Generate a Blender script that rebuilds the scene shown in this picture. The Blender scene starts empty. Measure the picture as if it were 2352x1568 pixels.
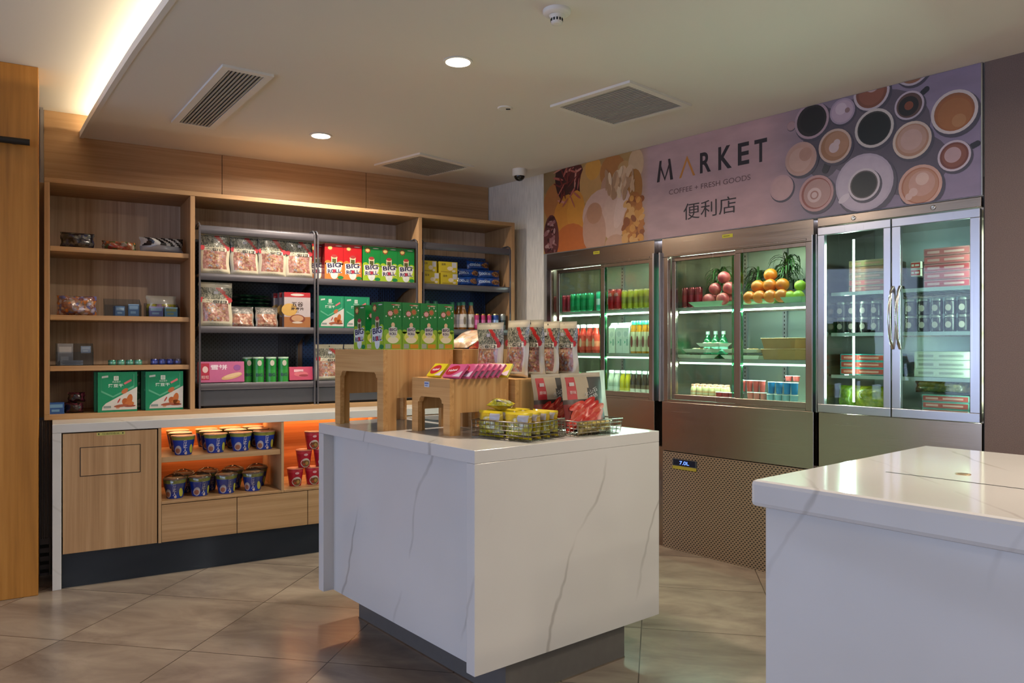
import bpy, math, random
from mathutils import Vector, Matrix
RN = random.Random(11)
sc = bpy.context.scene
COL = sc.collection
F, CX, CY, H = 1750.0, 1176.0, 794.0, 1.25
CEIL, RAISED = 2.508, 2.645
rad = math.radians

class Fr:
    """a vertical-plane frame standing on the floor: x along a wall, y into it"""
    def __init__(s, ox, oy, deg):
        a = rad(deg); s.o = (ox, oy); s.a = a
        s.x = (math.cos(a), math.sin(a)); s.y = (-math.sin(a), math.cos(a))
    def px(s, px, v=0):
        k = (px-CX)/F
        return (k*(s.o[1]+v*s.y[1])-(s.o[0]+v*s.y[0]))/(s.x[0]-k*s.x[1])
    def z(s, x, v, py): return H+(CY-py)/F*(s.o[1]+x*s.x[1]+v*s.y[1])
    def P(s, px, py, v=0):
        x = s.px(px, v); return x, s.z(x, v, py)
    def w(s, x, y, z=0): return Vector((s.o[0]+x*s.x[0]+y*s.y[0], s.o[1]+x*s.x[1]+y*s.y[1], z))
A = Fr(-2.344, 3.885, 31.1)      # shelving wall, counter front
B = Fr(1.16, 4.484, -49.7)       # fridge wall
I = Fr(-.1253, 2.55, -50.7)      # stone island, near corner
K = Fr(.625, 2.0, -50.3)         # right counter, near-left corner
PL = Fr(-2.374, 3.818, 31.1)     # wood pillar
W0 = Fr(0, 0, 0)

# ---------------------------------------------------------------- materials
def lin(h):
    h = h.lstrip('#'); o = []
    for i in (0, 2, 4):
        c = int(h[i:i+2], 16)/255.0
        o.append(c/12.92 if c <= .04045 else ((c+.055)/1.055)**2.4)
    return (o[0], o[1], o[2], 1)
MATS = {}
def newmat(name):
    m = bpy.data.materials.new(name); m.use_nodes = True
    nt = m.node_tree; b = nt.nodes['Principled BSDF']; MATS[name] = m
    return m, nt, b
def col(h, r=.45, metal=0, coat=0):
    k = 'c%s_%g_%g_%g' % (h, r, metal, coat)
    if k in MATS: return MATS[k]
    m, nt, b = newmat(k)
    b.inputs['Base Color'].default_value = lin(h); b.inputs['Roughness'].default_value = r
    b.inputs['Metallic'].default_value = metal
    if coat: b.inputs['Coat Weight'].default_value = coat; b.inputs['Coat Roughness'].default_value = .12
    # slight procedural variation of the print / surface
    n = nt.nodes.new('ShaderNodeTexNoise'); n.inputs['Scale'].default_value = 30
    mx = nt.nodes.new('ShaderNodeMix'); mx.data_type = 'RGBA'; mx.blend_type = 'MULTIPLY'
    mx.inputs['Factor'].default_value = .16; mx.inputs['A'].default_value = lin(h)
    tc = nt.nodes.new('ShaderNodeTexCoord')
    nt.links.new(tc.outputs['Object'], n.inputs['Vector'])
    nt.links.new(n.outputs['Fac'], mx.inputs['B']); nt.links.new(mx.outputs['Result'], b.inputs['Base Color'])
    return m
def emit(h, s):
    k = 'e%s_%g' % (h, s)
    if k in MATS: return MATS[k]
    m, nt, b = newmat(k)
    b.inputs['Base Color'].default_value = (0, 0, 0, 1)
    b.inputs['Emission Color'].default_value = lin(h); b.inputs['Emission Strength'].default_value = s
    return m
def N(nt, t, **kw):
    n = nt.nodes.new('ShaderNode'+t)
    for k, v in kw.items():
        if k in n.inputs: n.inputs[k].default_value = v
        else: setattr(n, k, v)
    return n
def ramp(nt, stops, src):
    r = nt.nodes.new('ShaderNodeValToRGB'); e = r.color_ramp.elements
    while len(e) < len(stops): e.new(.5)
    for i, (p, c) in enumerate(stops):
        e[i].position = p; e[i].color = lin(c) if isinstance(c, str) else c
    nt.links.new(src, r.inputs['Fac']); return r
def coords(nt, scale=(1, 1, 1), rot=(0, 0, 0), loc=(0, 0, 0)):
    tc = nt.nodes.new('ShaderNodeTexCoord'); mp = nt.nodes.new('ShaderNodeMapping')
    mp.inputs['Scale'].default_value = scale; mp.inputs['Rotation'].default_value = rot; mp.inputs['Location'].default_value = loc
    nt.links.new(tc.outputs['Object'], mp.inputs['Vector']); return mp.outputs['Vector']
def wood(name, ax, c1, c2, c3, r=.5, fine=1.0):
    k = name
    if k in MATS: return MATS[k]
    m, nt, b = newmat(k)
    s = [34*fine]*3; s['xyz'.index(ax)] = .7
    v = coords(nt, tuple(s))
    n1 = N(nt, 'TexNoise', Scale=1.0, Detail=5.0, Roughness=.62); nt.links.new(v, n1.inputs['Vector'])
    s2 = [110*fine]*3; s2['xyz'.index(ax)] = 2.5
    v2 = coords(nt, tuple(s2)); n2 = N(nt, 'TexNoise', Scale=1.0, Detail=2.0); nt.links.new(v2, n2.inputs['Vector'])
    mx = N(nt, 'Math', operation='MULTIPLY_ADD'); nt.links.new(n2.outputs['Fac'], mx.inputs[0]); mx.inputs[1].default_value = .35
    nt.links.new(n1.outputs['Fac'], mx.inputs[2])
    rp = ramp(nt, [(.42, c1), (.66, c2), (.90, c3)], mx.outputs[0])
    nt.links.new(rp.outputs['Color'], b.inputs['Base Color']); b.inputs['Roughness'].default_value = r
    bp = N(nt, 'Bump', Strength=.12, Distance=.002); nt.links.new(n2.outputs['Fac'], bp.inputs['Height']); nt.links.new(bp.outputs['Normal'], b.inputs['Normal'])
    return m
WX = wood('wood_horizontal', 'x', '#957049', '#a8825a', '#b8946c')
WZ = wood('wood_vertical', 'z', '#957049', '#a8825a', '#b8946c')
WBK = wood('wood_backboard', 'z', '#a68a72', '#c2a68c', '#d4bca2', .6)
WR = wood('wood_riser', 'z', '#a87c48', '#c29259', '#d0a66e', .4)
WRX = wood('wood_riser_x', 'x', '#a87c48', '#c29259', '#d0a66e', .4)
WP = wood('wood_pillar', 'z', '#8f5c1c', '#a86f27', '#b87f36', .45, .5)
WC = wood('wood_cubby', 'x', '#8a4a1c', '#a86030', '#bc7440', .5)

def marble(name, base, vein, rough=.12, rot=(0, 0, 0), sc_=1.0, nrm=(.68, .68, -.27)):
    m, nt, b = newmat(name)
    v = coords(nt, (1, 1, 1), rot)
    nd = N(nt, 'TexNoise', Scale=1.6, Detail=4.0); nt.links.new(v, nd.inputs['Vector'])
    ad = N(nt, 'MixRGB', blend_type='ADD'); ad.inputs['Fac'].default_value = .22
    nt.links.new(v, ad.inputs['Color1']); nt.links.new(nd.outputs['Color'], ad.inputs['Color2'])
    wv = N(nt, 'TexWave', Scale=sc_, Distortion=.35, Detail=3.0); wv.inputs['Detail Scale'].default_value = 1.2
    dp = N(nt, 'VectorMath', operation='DOT_PRODUCT'); dp.inputs[1].default_value = nrm; nt.links.new(ad.outputs['Color'], dp.inputs[0])
    cx_ = N(nt, 'CombineXYZ'); nt.links.new(dp.outputs['Value'], cx_.inputs[0]); nt.links.new(cx_.outputs[0], wv.inputs['Vector'])
    r1 = ramp(nt, [(0, (.5, .5, .5, 1)), (.0008, (.2, .2, .2, 1)), (.005, (0, 0, 0, 1))], wv.outputs['Fac'])
    ms = N(nt, 'TexNoise', Scale=2.6, Detail=2.0); nt.links.new(v, ms.inputs['Vector'])
    r2 = ramp(nt, [(.40, (0, 0, 0, 1)), (.58, (1, 1, 1, 1))], ms.outputs['Fac'])
    mu = N(nt, 'Math', operation='MULTIPLY'); nt.links.new(r1.outputs['Color'], mu.inputs[0]); nt.links.new(r2.outputs['Color'], mu.inputs[1])
    # fine flecks
    v3 = coords(nt, (9, 9, 2.2), (0, .35, 0)); fl = N(nt, 'TexNoise', Scale=1.7, Detail=6.0, Roughness=.7); nt.links.new(v3, fl.inputs['Vector'])
    r3 = ramp(nt, [(.70, (0, 0, 0, 1)), (.78, (.5, .5, .5, 1))], fl.outputs['Fac'])
    mxx = N(nt, 'Math', operation='MAXIMUM'); nt.links.new(mu.outputs[0], mxx.inputs[0]); nt.links.new(r3.outputs['Color'], mxx.inputs[1])
    cl = N(nt, 'TexNoise', Scale=1.3, Detail=3.0); nt.links.new(v, cl.inputs['Vector'])
    bc = ramp(nt, [(.3, base), (.7, vein[0])], cl.outputs['Fac'])
    mx = N(nt, 'MixRGB'); nt.links.new(mxx.outputs[0], mx.inputs['Fac']); nt.links.new(bc.outputs['Color'], mx.inputs['Color1'])
    mx.inputs['Color2'].default_value = lin(vein[1])
    nt.links.new(mx.outputs['Color'], b.inputs['Base Color']); b.inputs['Roughness'].default_value = rough
    return m
STONE = marble('white_stone', '#cdc9c5', ('#c2beb9', '#867d74'), .1)
STONEW = marble('white_stone_counter', '#cfccc9', ('#b9b6b2', '#8a857f'), .25, (0, 0, 0), 1.2, (.5, .3, .8))

def floor_mat():
    m, nt, b = newmat('floor_tiles')
    v = coords(nt)
    br = N(nt, 'TexBrick'); br.offset = 0; br.squash = 1
    br.inputs['Scale'].default_value = 1; br.inputs['Mortar Size'].default_value = .0028; br.inputs['Mortar Smooth'].default_value = .3
    br.inputs['Brick Width'].default_value = .605; br.inputs['Row Height'].default_value = .605
    br.inputs['Color1'].default_value = (.42, .42, .42, 1); br.inputs['Color2'].default_value = (.58, .58, .58, 1)
    nt.links.new(v, br.inputs['Vector'])
    ad = N(nt, 'MixRGB', blend_type='ADD'); ad.inputs['Fac'].default_value = 1
    cb = N(nt, 'MixRGB', blend_type='MULTIPLY'); cb.inputs['Fac'].default_value = 1; cb.inputs['Color2'].default_value = (7, 3, 5, 1)
    nt.links.new(br.outputs['Color'], cb.inputs['Color1'])
    nt.links.new(v, ad.inputs['Color1']); nt.links.new(cb.outputs['Color'], ad.inputs['Color2'])
    mp = N(nt, 'Mapping'); mp.inputs['Scale'].default_value = (1, 2.4, 1); nt.links.new(ad.outputs['Color'], mp.inputs['Vector'])
    n = N(nt, 'TexNoise', Scale=2.2, Detail=7.0, Roughness=.6, Distortion=.5); nt.links.new(mp.outputs['Vector'], n.inputs['Vector'])
    rp = ramp(nt, [(.28, '#645850'), (.48, '#7e7064'), (.62, '#8c7e70'), (.8, '#9c8f80')], n.outputs['Fac'])
    mx = N(nt, 'MixRGB'); nt.links.new(br.outputs['Fac'], mx.inputs['Fac']); nt.links.new(rp.outputs['Color'], mx.inputs['Color1']); mx.inputs['Color2'].default_value = lin('#4a4038')
    nt.links.new(mx.outputs['Color'], b.inputs['Base Color'])
    n2 = N(nt, 'TexNoise', Scale=3.0, Detail=4.0); nt.links.new(v, n2.inputs['Vector'])
    rr = N(nt, 'MapRange'); rr.inputs['To Min'].default_value = .16; rr.inputs['To Max'].default_value = .3; nt.links.new(n2.outputs['Fac'], rr.inputs['Value'])
    nt.links.new(rr.outputs['Result'], b.inputs['Roughness'])
    b.inputs['Specular IOR Level'].default_value = .45
    return m
def paint(name, c, r=.7, bump=0, scale=200, streak=None):
    m, nt, b = newmat(name)
    v = coords(nt, streak or (1, 1, 1)); n = N(nt, 'TexNoise', Scale=float(scale), Detail=4.0); nt.links.new(v, n.inputs['Vector'])
    c0 = lin(c); lo = tuple(x*.82 for x in c0[:3])+(1,)
    rp = ramp(nt, [(.35, lo if bump > .3 else c0), (.65, c0)], n.outputs['Fac'])
    nt.links.new(rp.outputs['Color'], b.inputs['Base Color']); b.inputs['Roughness'].default_value = r
    if bump:
        bp = N(nt, 'Bump', Strength=bump, Distance=.004); nt.links.new(n.outputs['Fac'], bp.inputs['Height']); nt.links.new(bp.outputs['Normal'], b.inputs['Normal'])
    return m
CEILM = paint('ceiling_paint', '#d6cfc4', .8, .02, 8)
WHITE = paint('white_paint', '#d8d2c8', .6, .02, 20)
TEXW = paint('ribbed_plaster', '#dfd9cd', .8, .9, 1, (90, 90, 9))
FABW = paint('brown_fabric', '#705f59', .9, .4, 260)
GREYW = paint('grey_wall', '#8d8480', .7, .05, 30)
def steel(name, c, r, ax='z'):
    m, nt, b = newmat(name)
    s = [180]*3; s['xyz'.index(ax)] = 2
    v = coords(nt, tuple(s)); n = N(nt, 'TexNoise', Scale=1.0, Detail=3.0); nt.links.new(v, n.inputs['Vector'])
    b.inputs['Metallic'].default_value = 1; b.inputs['Base Color'].default_value = lin(c)
    rr = N(nt, 'MapRange'); rr.inputs['To Min'].default_value = r*.75; rr.inputs['To Max'].default_value = r*1.3
    nt.links.new(n.outputs['Fac'], rr.inputs['Value']); nt.links.new(rr.outputs['Result'], b.inputs['Roughness'])
    v2 = coords(nt, (2.2, 2.2, 1.1)); n2 = N(nt, 'TexNoise', Scale=1.0, Detail=1.0); nt.links.new(v2, n2.inputs['Vector'])
    bp = N(nt, 'Bump', Strength=.25, Distance=.02); nt.links.new(n2.outputs['Fac'], bp.inputs['Height']); nt.links.new(bp.outputs['Normal'], b.inputs['Normal'])
    return m
STEEL = steel('brushed_steel', '#a39384', .24)
STEELX = steel('brushed_steel_x', '#a39384', .24, 'x')
STEELC = steel('door_steel', '#b4b2b6', .3)
CHROME = col('#c4c0ba', .22, 1)
INSIDE = steel('cooler_lining', '#b9c4bb', .33)
def dots(name, base, hole, px_, pz, rx, rz, metal=0, r=.45):
    """staggered perforation"""
    m, nt, b = newmat(name)
    tc = nt.nodes.new('ShaderNodeTexCoord'); sp = N(nt, 'SeparateXYZ'); nt.links.new(tc.outputs['Object'], sp.inputs[0])
    def mth(op, a, bb=None, c=None):
        n = N(nt, 'Math', operation=op)
        for i, q in enumerate((a, bb, c)):
            if q is None: continue
            if isinstance(q, (int, float)): n.inputs[i].default_value = q
            else: nt.links.new(q, n.inputs[i])
        return n.outputs[0]
    def cell(ox, oz):
        fx = mth('SUBTRACT', mth('FRACT', mth('ADD', mth('DIVIDE', sp.outputs['X'], px_), ox+100)), .5)
        fz = mth('SUBTRACT', mth('FRACT', mth('ADD', mth('DIVIDE', sp.outputs['Z'], pz), oz+100)), .5)
        fx = mth('DIVIDE', mth('MULTIPLY', fx, px_), rx); fz = mth('DIVIDE', mth('MULTIPLY', fz, pz), rz)
        return mth('LESS_THAN', mth('ADD', mth('MULTIPLY', fx, fx), mth('MULTIPLY', fz, fz)), 1.0)
    f = mth('MAXIMUM', cell(0, 0), cell(.5, .5))
    mx = N(nt, 'MixRGB'); nt.links.new(f, mx.inputs['Fac']); mx.inputs['Color1'].default_value = lin(base); mx.inputs['Color2'].default_value = lin(hole)
    nt.links.new(mx.outputs['Color'], b.inputs['Base Color'])
    mm = mth('MULTIPLY', mth('SUBTRACT', 1.0, f), metal); nt.links.new(mm, b.inputs['Metallic']); b.inputs['Roughness'].default_value = r
    return m
VENTM = dots('perforated_steel', '#a38c76', '#0c0a08', .0225, .0235, .0062, .0034, .6, .42)
PEG = dots('perforated_navy', '#34507e', '#10182a', .03, .03, .0032, .0045)
PEGG = dots('perforated_grey', '#4d505a', '#101116', .026, .026, .003, .005)
SLATE = col('#5d5a60', .3, .35)
SLATED = col('#4a4b52', .4, .2)
NAVY = col('#1c2536', .5)
DARK = col('#15120f', .6)
def glass(name, tint='#dff0e6', mixr=.06, rough=.02):
    m, nt, b = newmat(name); out = nt.nodes['Material Output']
    t = N(nt, 'BsdfTransparent'); t.inputs['Color'].default_value = lin(tint)
    g = N(nt, 'BsdfGlossy'); g.inputs['Roughness'].default_value = rough
    lw = N(nt, 'LayerWeight'); lw.inputs['Blend'].default_value = .25
    ma = N(nt, 'Math', operation='MULTIPLY_ADD'); nt.links.new(lw.outputs['Fresnel'], ma.inputs[0]); ma.inputs[1].default_value = .6; ma.inputs[2].default_value = mixr
    ms = N(nt, 'MixShader'); nt.links.new(ma.outputs[0], ms.inputs['Fac']); nt.links.new(t.outputs[0], ms.inputs[1]); nt.links.new(g.outputs[0], ms.inputs[2])
    nt.links.new(ms.outputs[0], out.inputs['Surface']); nt.nodes.remove(b)
    return m
GLASS = glass('clear_glass', '#e8f2ec', .02)
WGLASS = glass('window_glass', '#ffffff', .03)
def vor(colors, scale=70, r=.22, coat=.5, stretch=(1, 1, 1), smooth=False):
    k = 'v'+str(colors)+str(scale)+str(stretch)
    if k in MATS: return MATS[k]
    m, nt, b = newmat(k); v = coords(nt, stretch)
    nd = N(nt, 'TexNoise', Scale=scale*.6, Detail=2.0); nt.links.new(v, nd.inputs['Vector'])
    ad = N(nt, 'MixRGB', blend_type='ADD'); ad.inputs['Fac'].default_value = .5/scale*1.2; nt.links.new(v, ad.inputs['Color1']); nt.links.new(nd.outputs['Color'], ad.inputs['Color2'])
    vo = N(nt, 'TexVoronoi', Scale=float(scale)); nt.links.new(ad.outputs['Color'], vo.inputs['Vector'])
    sp = N(nt, 'SeparateColor'); nt.links.new(vo.outputs['Color'], sp.inputs[0])
    n = len(colors); rp = ramp(nt, [(i/n, c) for i, c in enumerate(colors)], sp.outputs[0])
    if not smooth: rp.color_ramp.interpolation = 'CONSTANT'
    dk = N(nt, 'MixRGB', blend_type='MULTIPLY'); dk.inputs['Fac'].default_value = .5
    r2 = ramp(nt, [(0, '#ffffff'), (.6, '#8a8a8a')], vo.outputs['Distance']); nt.links.new(rp.outputs['Color'], dk.inputs['Color1']); nt.links.new(r2.outputs['Color'], dk.inputs['Color2'])
    nt.links.new(dk.outputs['Color'], b.inputs['Base Color']); b.inputs['Roughness'].default_value = r; b.inputs['Coat Weight'].default_value = coat; b.inputs['Coat Roughness'].default_value = .12
    n3 = N(nt, 'TexNoise', Scale=45.0, Detail=3.0); nt.links.new(v, n3.inputs['Vector'])
    bp = N(nt, 'Bump', Strength=.45, Distance=.006); nt.links.new(n3.outputs['Fac'], bp.inputs['Height']); nt.links.new(bp.outputs['Normal'], b.inputs['Normal'])
    return m
GLASSG = glass('green_edge_glass', '#8fd8b4', .12)
FILM = glass('clear_film', '#f4f4f2', .08, .12)
ACRYL = glass('clear_acrylic', '#e4eaf0', .05, .04)

# ---------------------------------------------------------------- mesh builder
TXT = {}
def text2d(s, bold=False):
    k = (s, bold)
    if k in TXT: return TXT[k]
    c = bpy.data.curves.new('t', 'FONT'); c.body = s
    if bold: c.offset = .022
    o = bpy.data.objects.new('t', c); COL.objects.link(o)
    dg = bpy.context.evaluated_depsgraph_get(); me = bpy.data.meshes.new_from_object(o.evaluated_get(dg))
    vs = [(v.co.x, v.co.y) for v in me.vertices]; fs = [tuple(p.vertices) for p in me.polygons]
    bpy.data.objects.remove(o); bpy.data.curves.remove(c); bpy.data.meshes.remove(me)
    x0 = min(v[0] for v in vs); x1 = max(v[0] for v in vs); y0 = min(v[1] for v in vs); y1 = max(v[1] for v in vs)
    vs = [((a-x0)/(x1-x0)-.5, (b-y0)/(y1-y0)-.5) for a, b in vs]
    TXT[k] = (vs, fs, (x1-x0)/(y1-y0)); return TXT[k]

class MB:
    def __init__(s): s.v = []; s.f = []; s.m = []; s.mats = []; s.sm = []; s.M = Matrix()
    def mi(s, m):
        if m not in s.mats: s.mats.append(m)
        return s.mats.index(m)
    def add(s, vs, fs, m, smooth=False):
        o = len(s.v); s.v += [tuple(s.M @ Vector(p)) for p in vs]
        for i, f in enumerate(fs):
            s.f.append(tuple(o+q for q in f)); s.m.append(s.mi(m[i] if isinstance(m, list) else m)); s.sm.append(smooth)
        return s
    def box(s, x0, x1, y0, y1, z0, z1, m):
        vs = [(x0, y0, z0), (x1, y0, z0), (x1, y1, z0), (x0, y1, z0), (x0, y0, z1), (x1, y0, z1), (x1, y1, z1), (x0, y1, z1)]
        return s.add(vs, [(3, 2, 1, 0), (4, 5, 6, 7), (0, 1, 5, 4), (1, 2, 6, 5), (2, 3, 7, 6), (3, 0, 4, 7)], m)
    def rect(s, x0, x1, z0, z1, y, m): return s.add([(x0, y, z0), (x1, y, z0), (x1, y, z1), (x0, y, z1)], [(0, 1, 2, 3)], m)
    def poly(s, pts, y, m): return s.add([(a, y, b) for a, b in pts], [tuple(range(len(pts)))], m)
    def oval(s, cx, cz, rx, rz, y, m, n=20, rot=0, zc=None):
        c, d = math.cos(rot), math.sin(rot); pts = []
        for i in range(n):
            t = 2*math.pi*i/n; a = rx*math.cos(t); b = rz*math.sin(t); X = cx+a*c-b*d; Z = cz+a*d+b*c
            if zc: Z = min(max(Z, zc[0]), zc[1]); X = min(max(X, zc[2]), zc[3])
            pts.append((X, Z))
        return s.poly(pts, y, m)
    def text(s, t, cx, cz, h, y, m, w=None, bold=False, rot=0, off=None):
        vs, fs, ar = text2d(t, bold); w = w or ar*h; c, d = math.cos(rot), math.sin(rot); out = []
        for a, b in vs:
            a *= w; b *= h; X = cx+a*c-b*d; Z = cz+a*d+b*c
            out.append((X, off(X, Z) if off else y, Z))
        return s.add(out, fs, m)
    def lathe(s, prof, m, cx=0, cy=0, n=16, smooth=True):
        vs = []; fs = []; mm = []
        for r, z in prof:
            for i in range(n):
                t = 2*math.pi*i/n; vs.append((cx+r*math.cos(t), cy+r*math.sin(t), z))
        for k in range(len(prof)-1):
            for i in range(n):
                j = (i+1) % n; fs.append((k*n+i, k*n+j, (k+1)*n+j, (k+1)*n+i)); mm.append(m[k] if isinstance(m, list) else m)
        s.add(vs, fs, mm, smooth)
        s.add(vs[:n], [tuple(range(n))[::-1]], mm[0]); s.add(vs[-n:], [tuple(range(n))], mm[-1])
        return s
    def tube(s, pts, r, m, n=8, closed=False):
        P = [Vector(p) for p in pts]; L = len(P); vs = []; fs = []
        for i, p in enumerate(P):
            a = P[(i-1) % L] if (closed or i) else p; b = P[(i+1) % L] if (closed or i < L-1) else p
            d = (b-a).normalized(); u = Vector((0, 0, 1)) if abs(d.z) < .9 else Vector((1, 0, 0))
            e = d.cross(u).normalized(); g = d.cross(e)
            for k in range(n):
                t = 2*math.pi*k/n; vs.append(tuple(p+e*r*math.cos(t)+g*r*math.sin(t)))
        for i in range(L if closed else L-1):
            for k in range(n):
                a = i*n+k; b = i*n+(k+1) % n; c = ((i+1) % L)*n+(k+1) % n; d = ((i+1) % L)*n+k; fs.append((a, b, c, d))
        return s.add(vs, fs, m, True)
    def sphere(s, c, r, m, n=14, sz=1):
        vs = []; fs = []; h = n//2
        for j in range(1, h):
            p = math.pi*j/h
            for i in range(n):
                t = 2*math.pi*i/n; vs.append((c[0]+r*math.sin(p)*math.cos(t), c[1]+r*math.sin(p)*math.sin(t), c[2]+r*sz*math.cos(p)))
        T = len(vs); vs += [(c[0], c[1], c[2]+r*sz), (c[0], c[1], c[2]-r*sz)]
        for j in range(h-2):
            for i in range(n):
                k = (i+1) % n; fs.append((j*n+i, (j+1)*n+i, (j+1)*n+k, j*n+k))
        for i in range(n):
            k = (i+1) % n; fs.append((T, i, k)); fs.append((T+1, (h-2)*n+k, (h-2)*n+i))
        return s.add(vs, fs, m, True)
    def pillow(s, w, h, t, fn, nx=12, nz=16, stand=False, wob=.0, seed=1, crimp=.04):
        rr = random.Random(seed); ph = [rr.uniform(0, 6) for _ in range(6)]
        def th(u, v):
            fx = max(0, 1-abs(2*u-1)**3.2)**.8
            if stand: fz = min(1, (v/.05))**.6*max(0, (1-v-crimp))**.55 if v < 1-crimp else 0
            else: fz = max(0, 1-abs(2*v-1)**4)**.8 if crimp < v < 1-crimp else 0
            k = 1+wob*(math.sin(9*u+ph[0]+5*v)+math.sin(13*v+ph[1])*math.sin(7*u+ph[2]))
            return t/2*fx*fz*k
        s.th = th; s.pw = w; s.phh = h
        for side in (-1, 1):
            vs = []; fs = []; mm = []
            for j in range(nz+1):
                for i in range(nx+1):
                    u, v = i/nx, j/nz
                    sw = wob*.02*math.sin(11*v+ph[3]) if 0 < v < 1 else 0
                    vs.append((w*(u-.5)*(1-wob*.25*math.sin(math.pi*v))+sw, side*(th(u, v)+.0005)+wob*.03*math.sin(3*u+ph[4])*v, h*v))
            for j in range(nz):
                for i in range(nx):
                    a = j*(nx+1)+i; q = (a, a+1, a+nx+2, a+nx+1)
                    fs.append(q if side < 0 else q[::-1]); mm.append(fn((i+.5)/nx, (j+.5)/nz, side < 0))
            s.add(vs, fs, mm, True)
        return s
    def surf(s, X, Z):   # y of the pillow front at X,Z
        u = X/s.pw+.5; v = Z/s.phh
        return -(s.th(min(max(u, 0), 1), min(max(v, 0), 1))+.0016)
    def mesh(s, name='mesh'):
        me = bpy.data.meshes.new(name); me.from_pydata(s.v, [], s.f)
        for m in s.mats: me.materials.append(m)
        me.polygons.foreach_set('material_index', s.m); me.polygons.foreach_set('use_smooth', s.sm); me.update()
        return me

# ---------------------------------------------------------------- things
LAB = {}
def tag(o, label=None, cat=None, group=None, kind=None):
    if label: o['label'] = label; LAB.setdefault(label, []).append(o)
    if cat: o['category'] = cat
    if group: o['group'] = group
    if kind: o['kind'] = kind
    return o
def link(o): COL.objects.link(o); return o
def thing(name, label, cat, fr, x, y, z, rz=0, rx=0, group=None, kind=None):
    o = link(bpy.data.objects.new(name, None)); o.location = fr.w(x, y, z); o.rotation_euler = (rx, 0, fr.a+rz); o.empty_display_size = .05
    return tag(o, label, cat, group, kind)
def bevel(o, w, seg=2):
    b = o.modifiers.new('Bevel', 'BEVEL'); b.width = w; b.segments = seg; b.limit_method = 'ANGLE'; b.angle_limit = rad(40)
    return o
def part(name, mb, parent, label=None, bev=0, kind=None):
    me = mb if isinstance(mb, bpy.types.Mesh) else mb.mesh(name)
    o = link(bpy.data.objects.new(name, me)); o.parent = parent
    if label: o['label'] = label
    if kind: o['kind'] = kind
    if bev: bevel(o, bev)
    return o
def one(name, label, cat, mb, fr, x, y, z, rz=0, rx=0, group=None, kind=None, bev=0):
    me = mb if isinstance(mb, bpy.types.Mesh) else mb.mesh(name)
    if rx: z -= min(v.co.y*math.sin(rx)+v.co.z*math.cos(rx) for v in me.vertices)-.0005
    o = link(bpy.data.objects.new(name, me)); o.location = fr.w(x, y, z); o.rotation_euler = (rx, 0, fr.a+rz)
    if bev: bevel(o, bev)
    return tag(o, label, cat, group, kind)
CACHE = {}
def cm(key, fn):
    if key not in CACHE: CACHE[key] = fn().mesh(str(key[0]))
    return CACHE[key]
def prod(name, label, cat, fr, x, y, z, parts, rz=0, rx=0, group=None, ry=0):
    """parts: [(part name, mesh)]; the first part's name None -> the thing is one mesh"""
    if len(parts) == 1:
        o = one(name, label, cat, parts[0][1], fr, x, y, z, rz, rx, group)
        if ry: o.rotation_euler[1] = ry
        return o
    t = thing(name, label, cat, fr, x, y, z, rz, rx, group)
    if ry: t.rotation_euler[1] = ry
    for p in parts: part(p[0], p[1], t)
    return t
ORD = ['leftmost', 'second from left', 'third from left', 'fourth from left', 'fifth from left', 'sixth from left', 'seventh from left', 'eighth from left', 'ninth from left']
def ordn(i, n):
    if n == 1: return 'single'
    if n == 2: return ('left', 'right')[i]
    if i == n-1: return 'rightmost'
    return ORD[i]
def light(name, fr, x, y, z, power, color, sx, sy=None, rot=None, target=None, kind='AREA', spread=None):
    L = bpy.data.lights.new(name, kind); L.energy = power; L.color = color
    if kind == 'AREA':
        L.shape = 'RECTANGLE' if sy else 'DISK'; L.size = sx
        if sy: L.size_y = sy
        if spread: L.spread = rad(spread)
    o = link(bpy.data.objects.new(name, L)); o.location = fr.w(x, y, z)
    e = rot or (0, 0, 0); o.rotation_euler = (e[0], e[1], fr.a+e[2])
    if target is not None:
        o.rotation_euler = (Vector(target)-o.location).to_track_quat('-Z', 'Y').to_euler()
    return o
EXPO = -0.02; DAY = 1.5; LAMP = 1.08; COVE = .26; FRL = 3.3
# ================================================================ camera
cam = bpy.data.cameras.new('camera'); cam.sensor_width = 36; cam.lens = F*36/2352; cam.shift_y = 10/2352; cam.clip_start = .05
co = link(bpy.data.objects.new('camera', cam)); co.location = (0, 0, H); co.rotation_euler = (rad(90), 0, 0); sc.camera = co
sc.view_settings.view_transform = 'Standard'; sc.view_settings.look = 'None'; sc.view_settings.exposure = EXPO; sc.view_settings.gamma = 1
sc.view_settings.use_curve_mapping = False

# ================================================================ shell
def struct(name, mb, fr=W0, x=0, y=0, z=0, rz=0, bev=0):
    o = one(name, None, None, mb, fr, x, y, z, rz); o['kind'] = 'structure'
    if bev: bevel(o, bev)
    return o
XL, YF = -5.2, -4.2              # left wall and front wall (behind the camera)
cornerAB = B.w(-2.09, 0)         # where shelving wall meets the fridge wall
bR = B.w(11.2, 0)
def plan(z, off=(0, 0), rz=0):
    pts = [A.w(-4.2, .75), cornerAB, B.w(-1, .7), B.w(2.5, .7), bR, Vector((bR.x, YF, 0)), Vector((XL-.3, YF, 0)), Vector((XL-.3, 3, 0))]
    c, s = math.cos(-rz), math.sin(-rz); out = []
    for p in pts:
        a, b = p.x-off[0], p.y-off[1]; out.append((a*c-b*s, a*s+b*c, z))
    return out
fl = MB(); P0 = (-1.917, 3.236); pts = plan(0, P0, rad(-10.8)); n = len(pts)
fl.add(pts+[(a, b, -.1) for a, b, c in pts], [tuple(range(n))[::-1] if False else tuple(range(n)), tuple(range(n, 2*n))[::-1]]+[(i, i+n, (i+1) % n+n, (i+1) % n) for i in range(n)], floor_mat())
struct('floor', fl, W0, P0[0], P0[1], 0, rad(-10.8))
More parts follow.
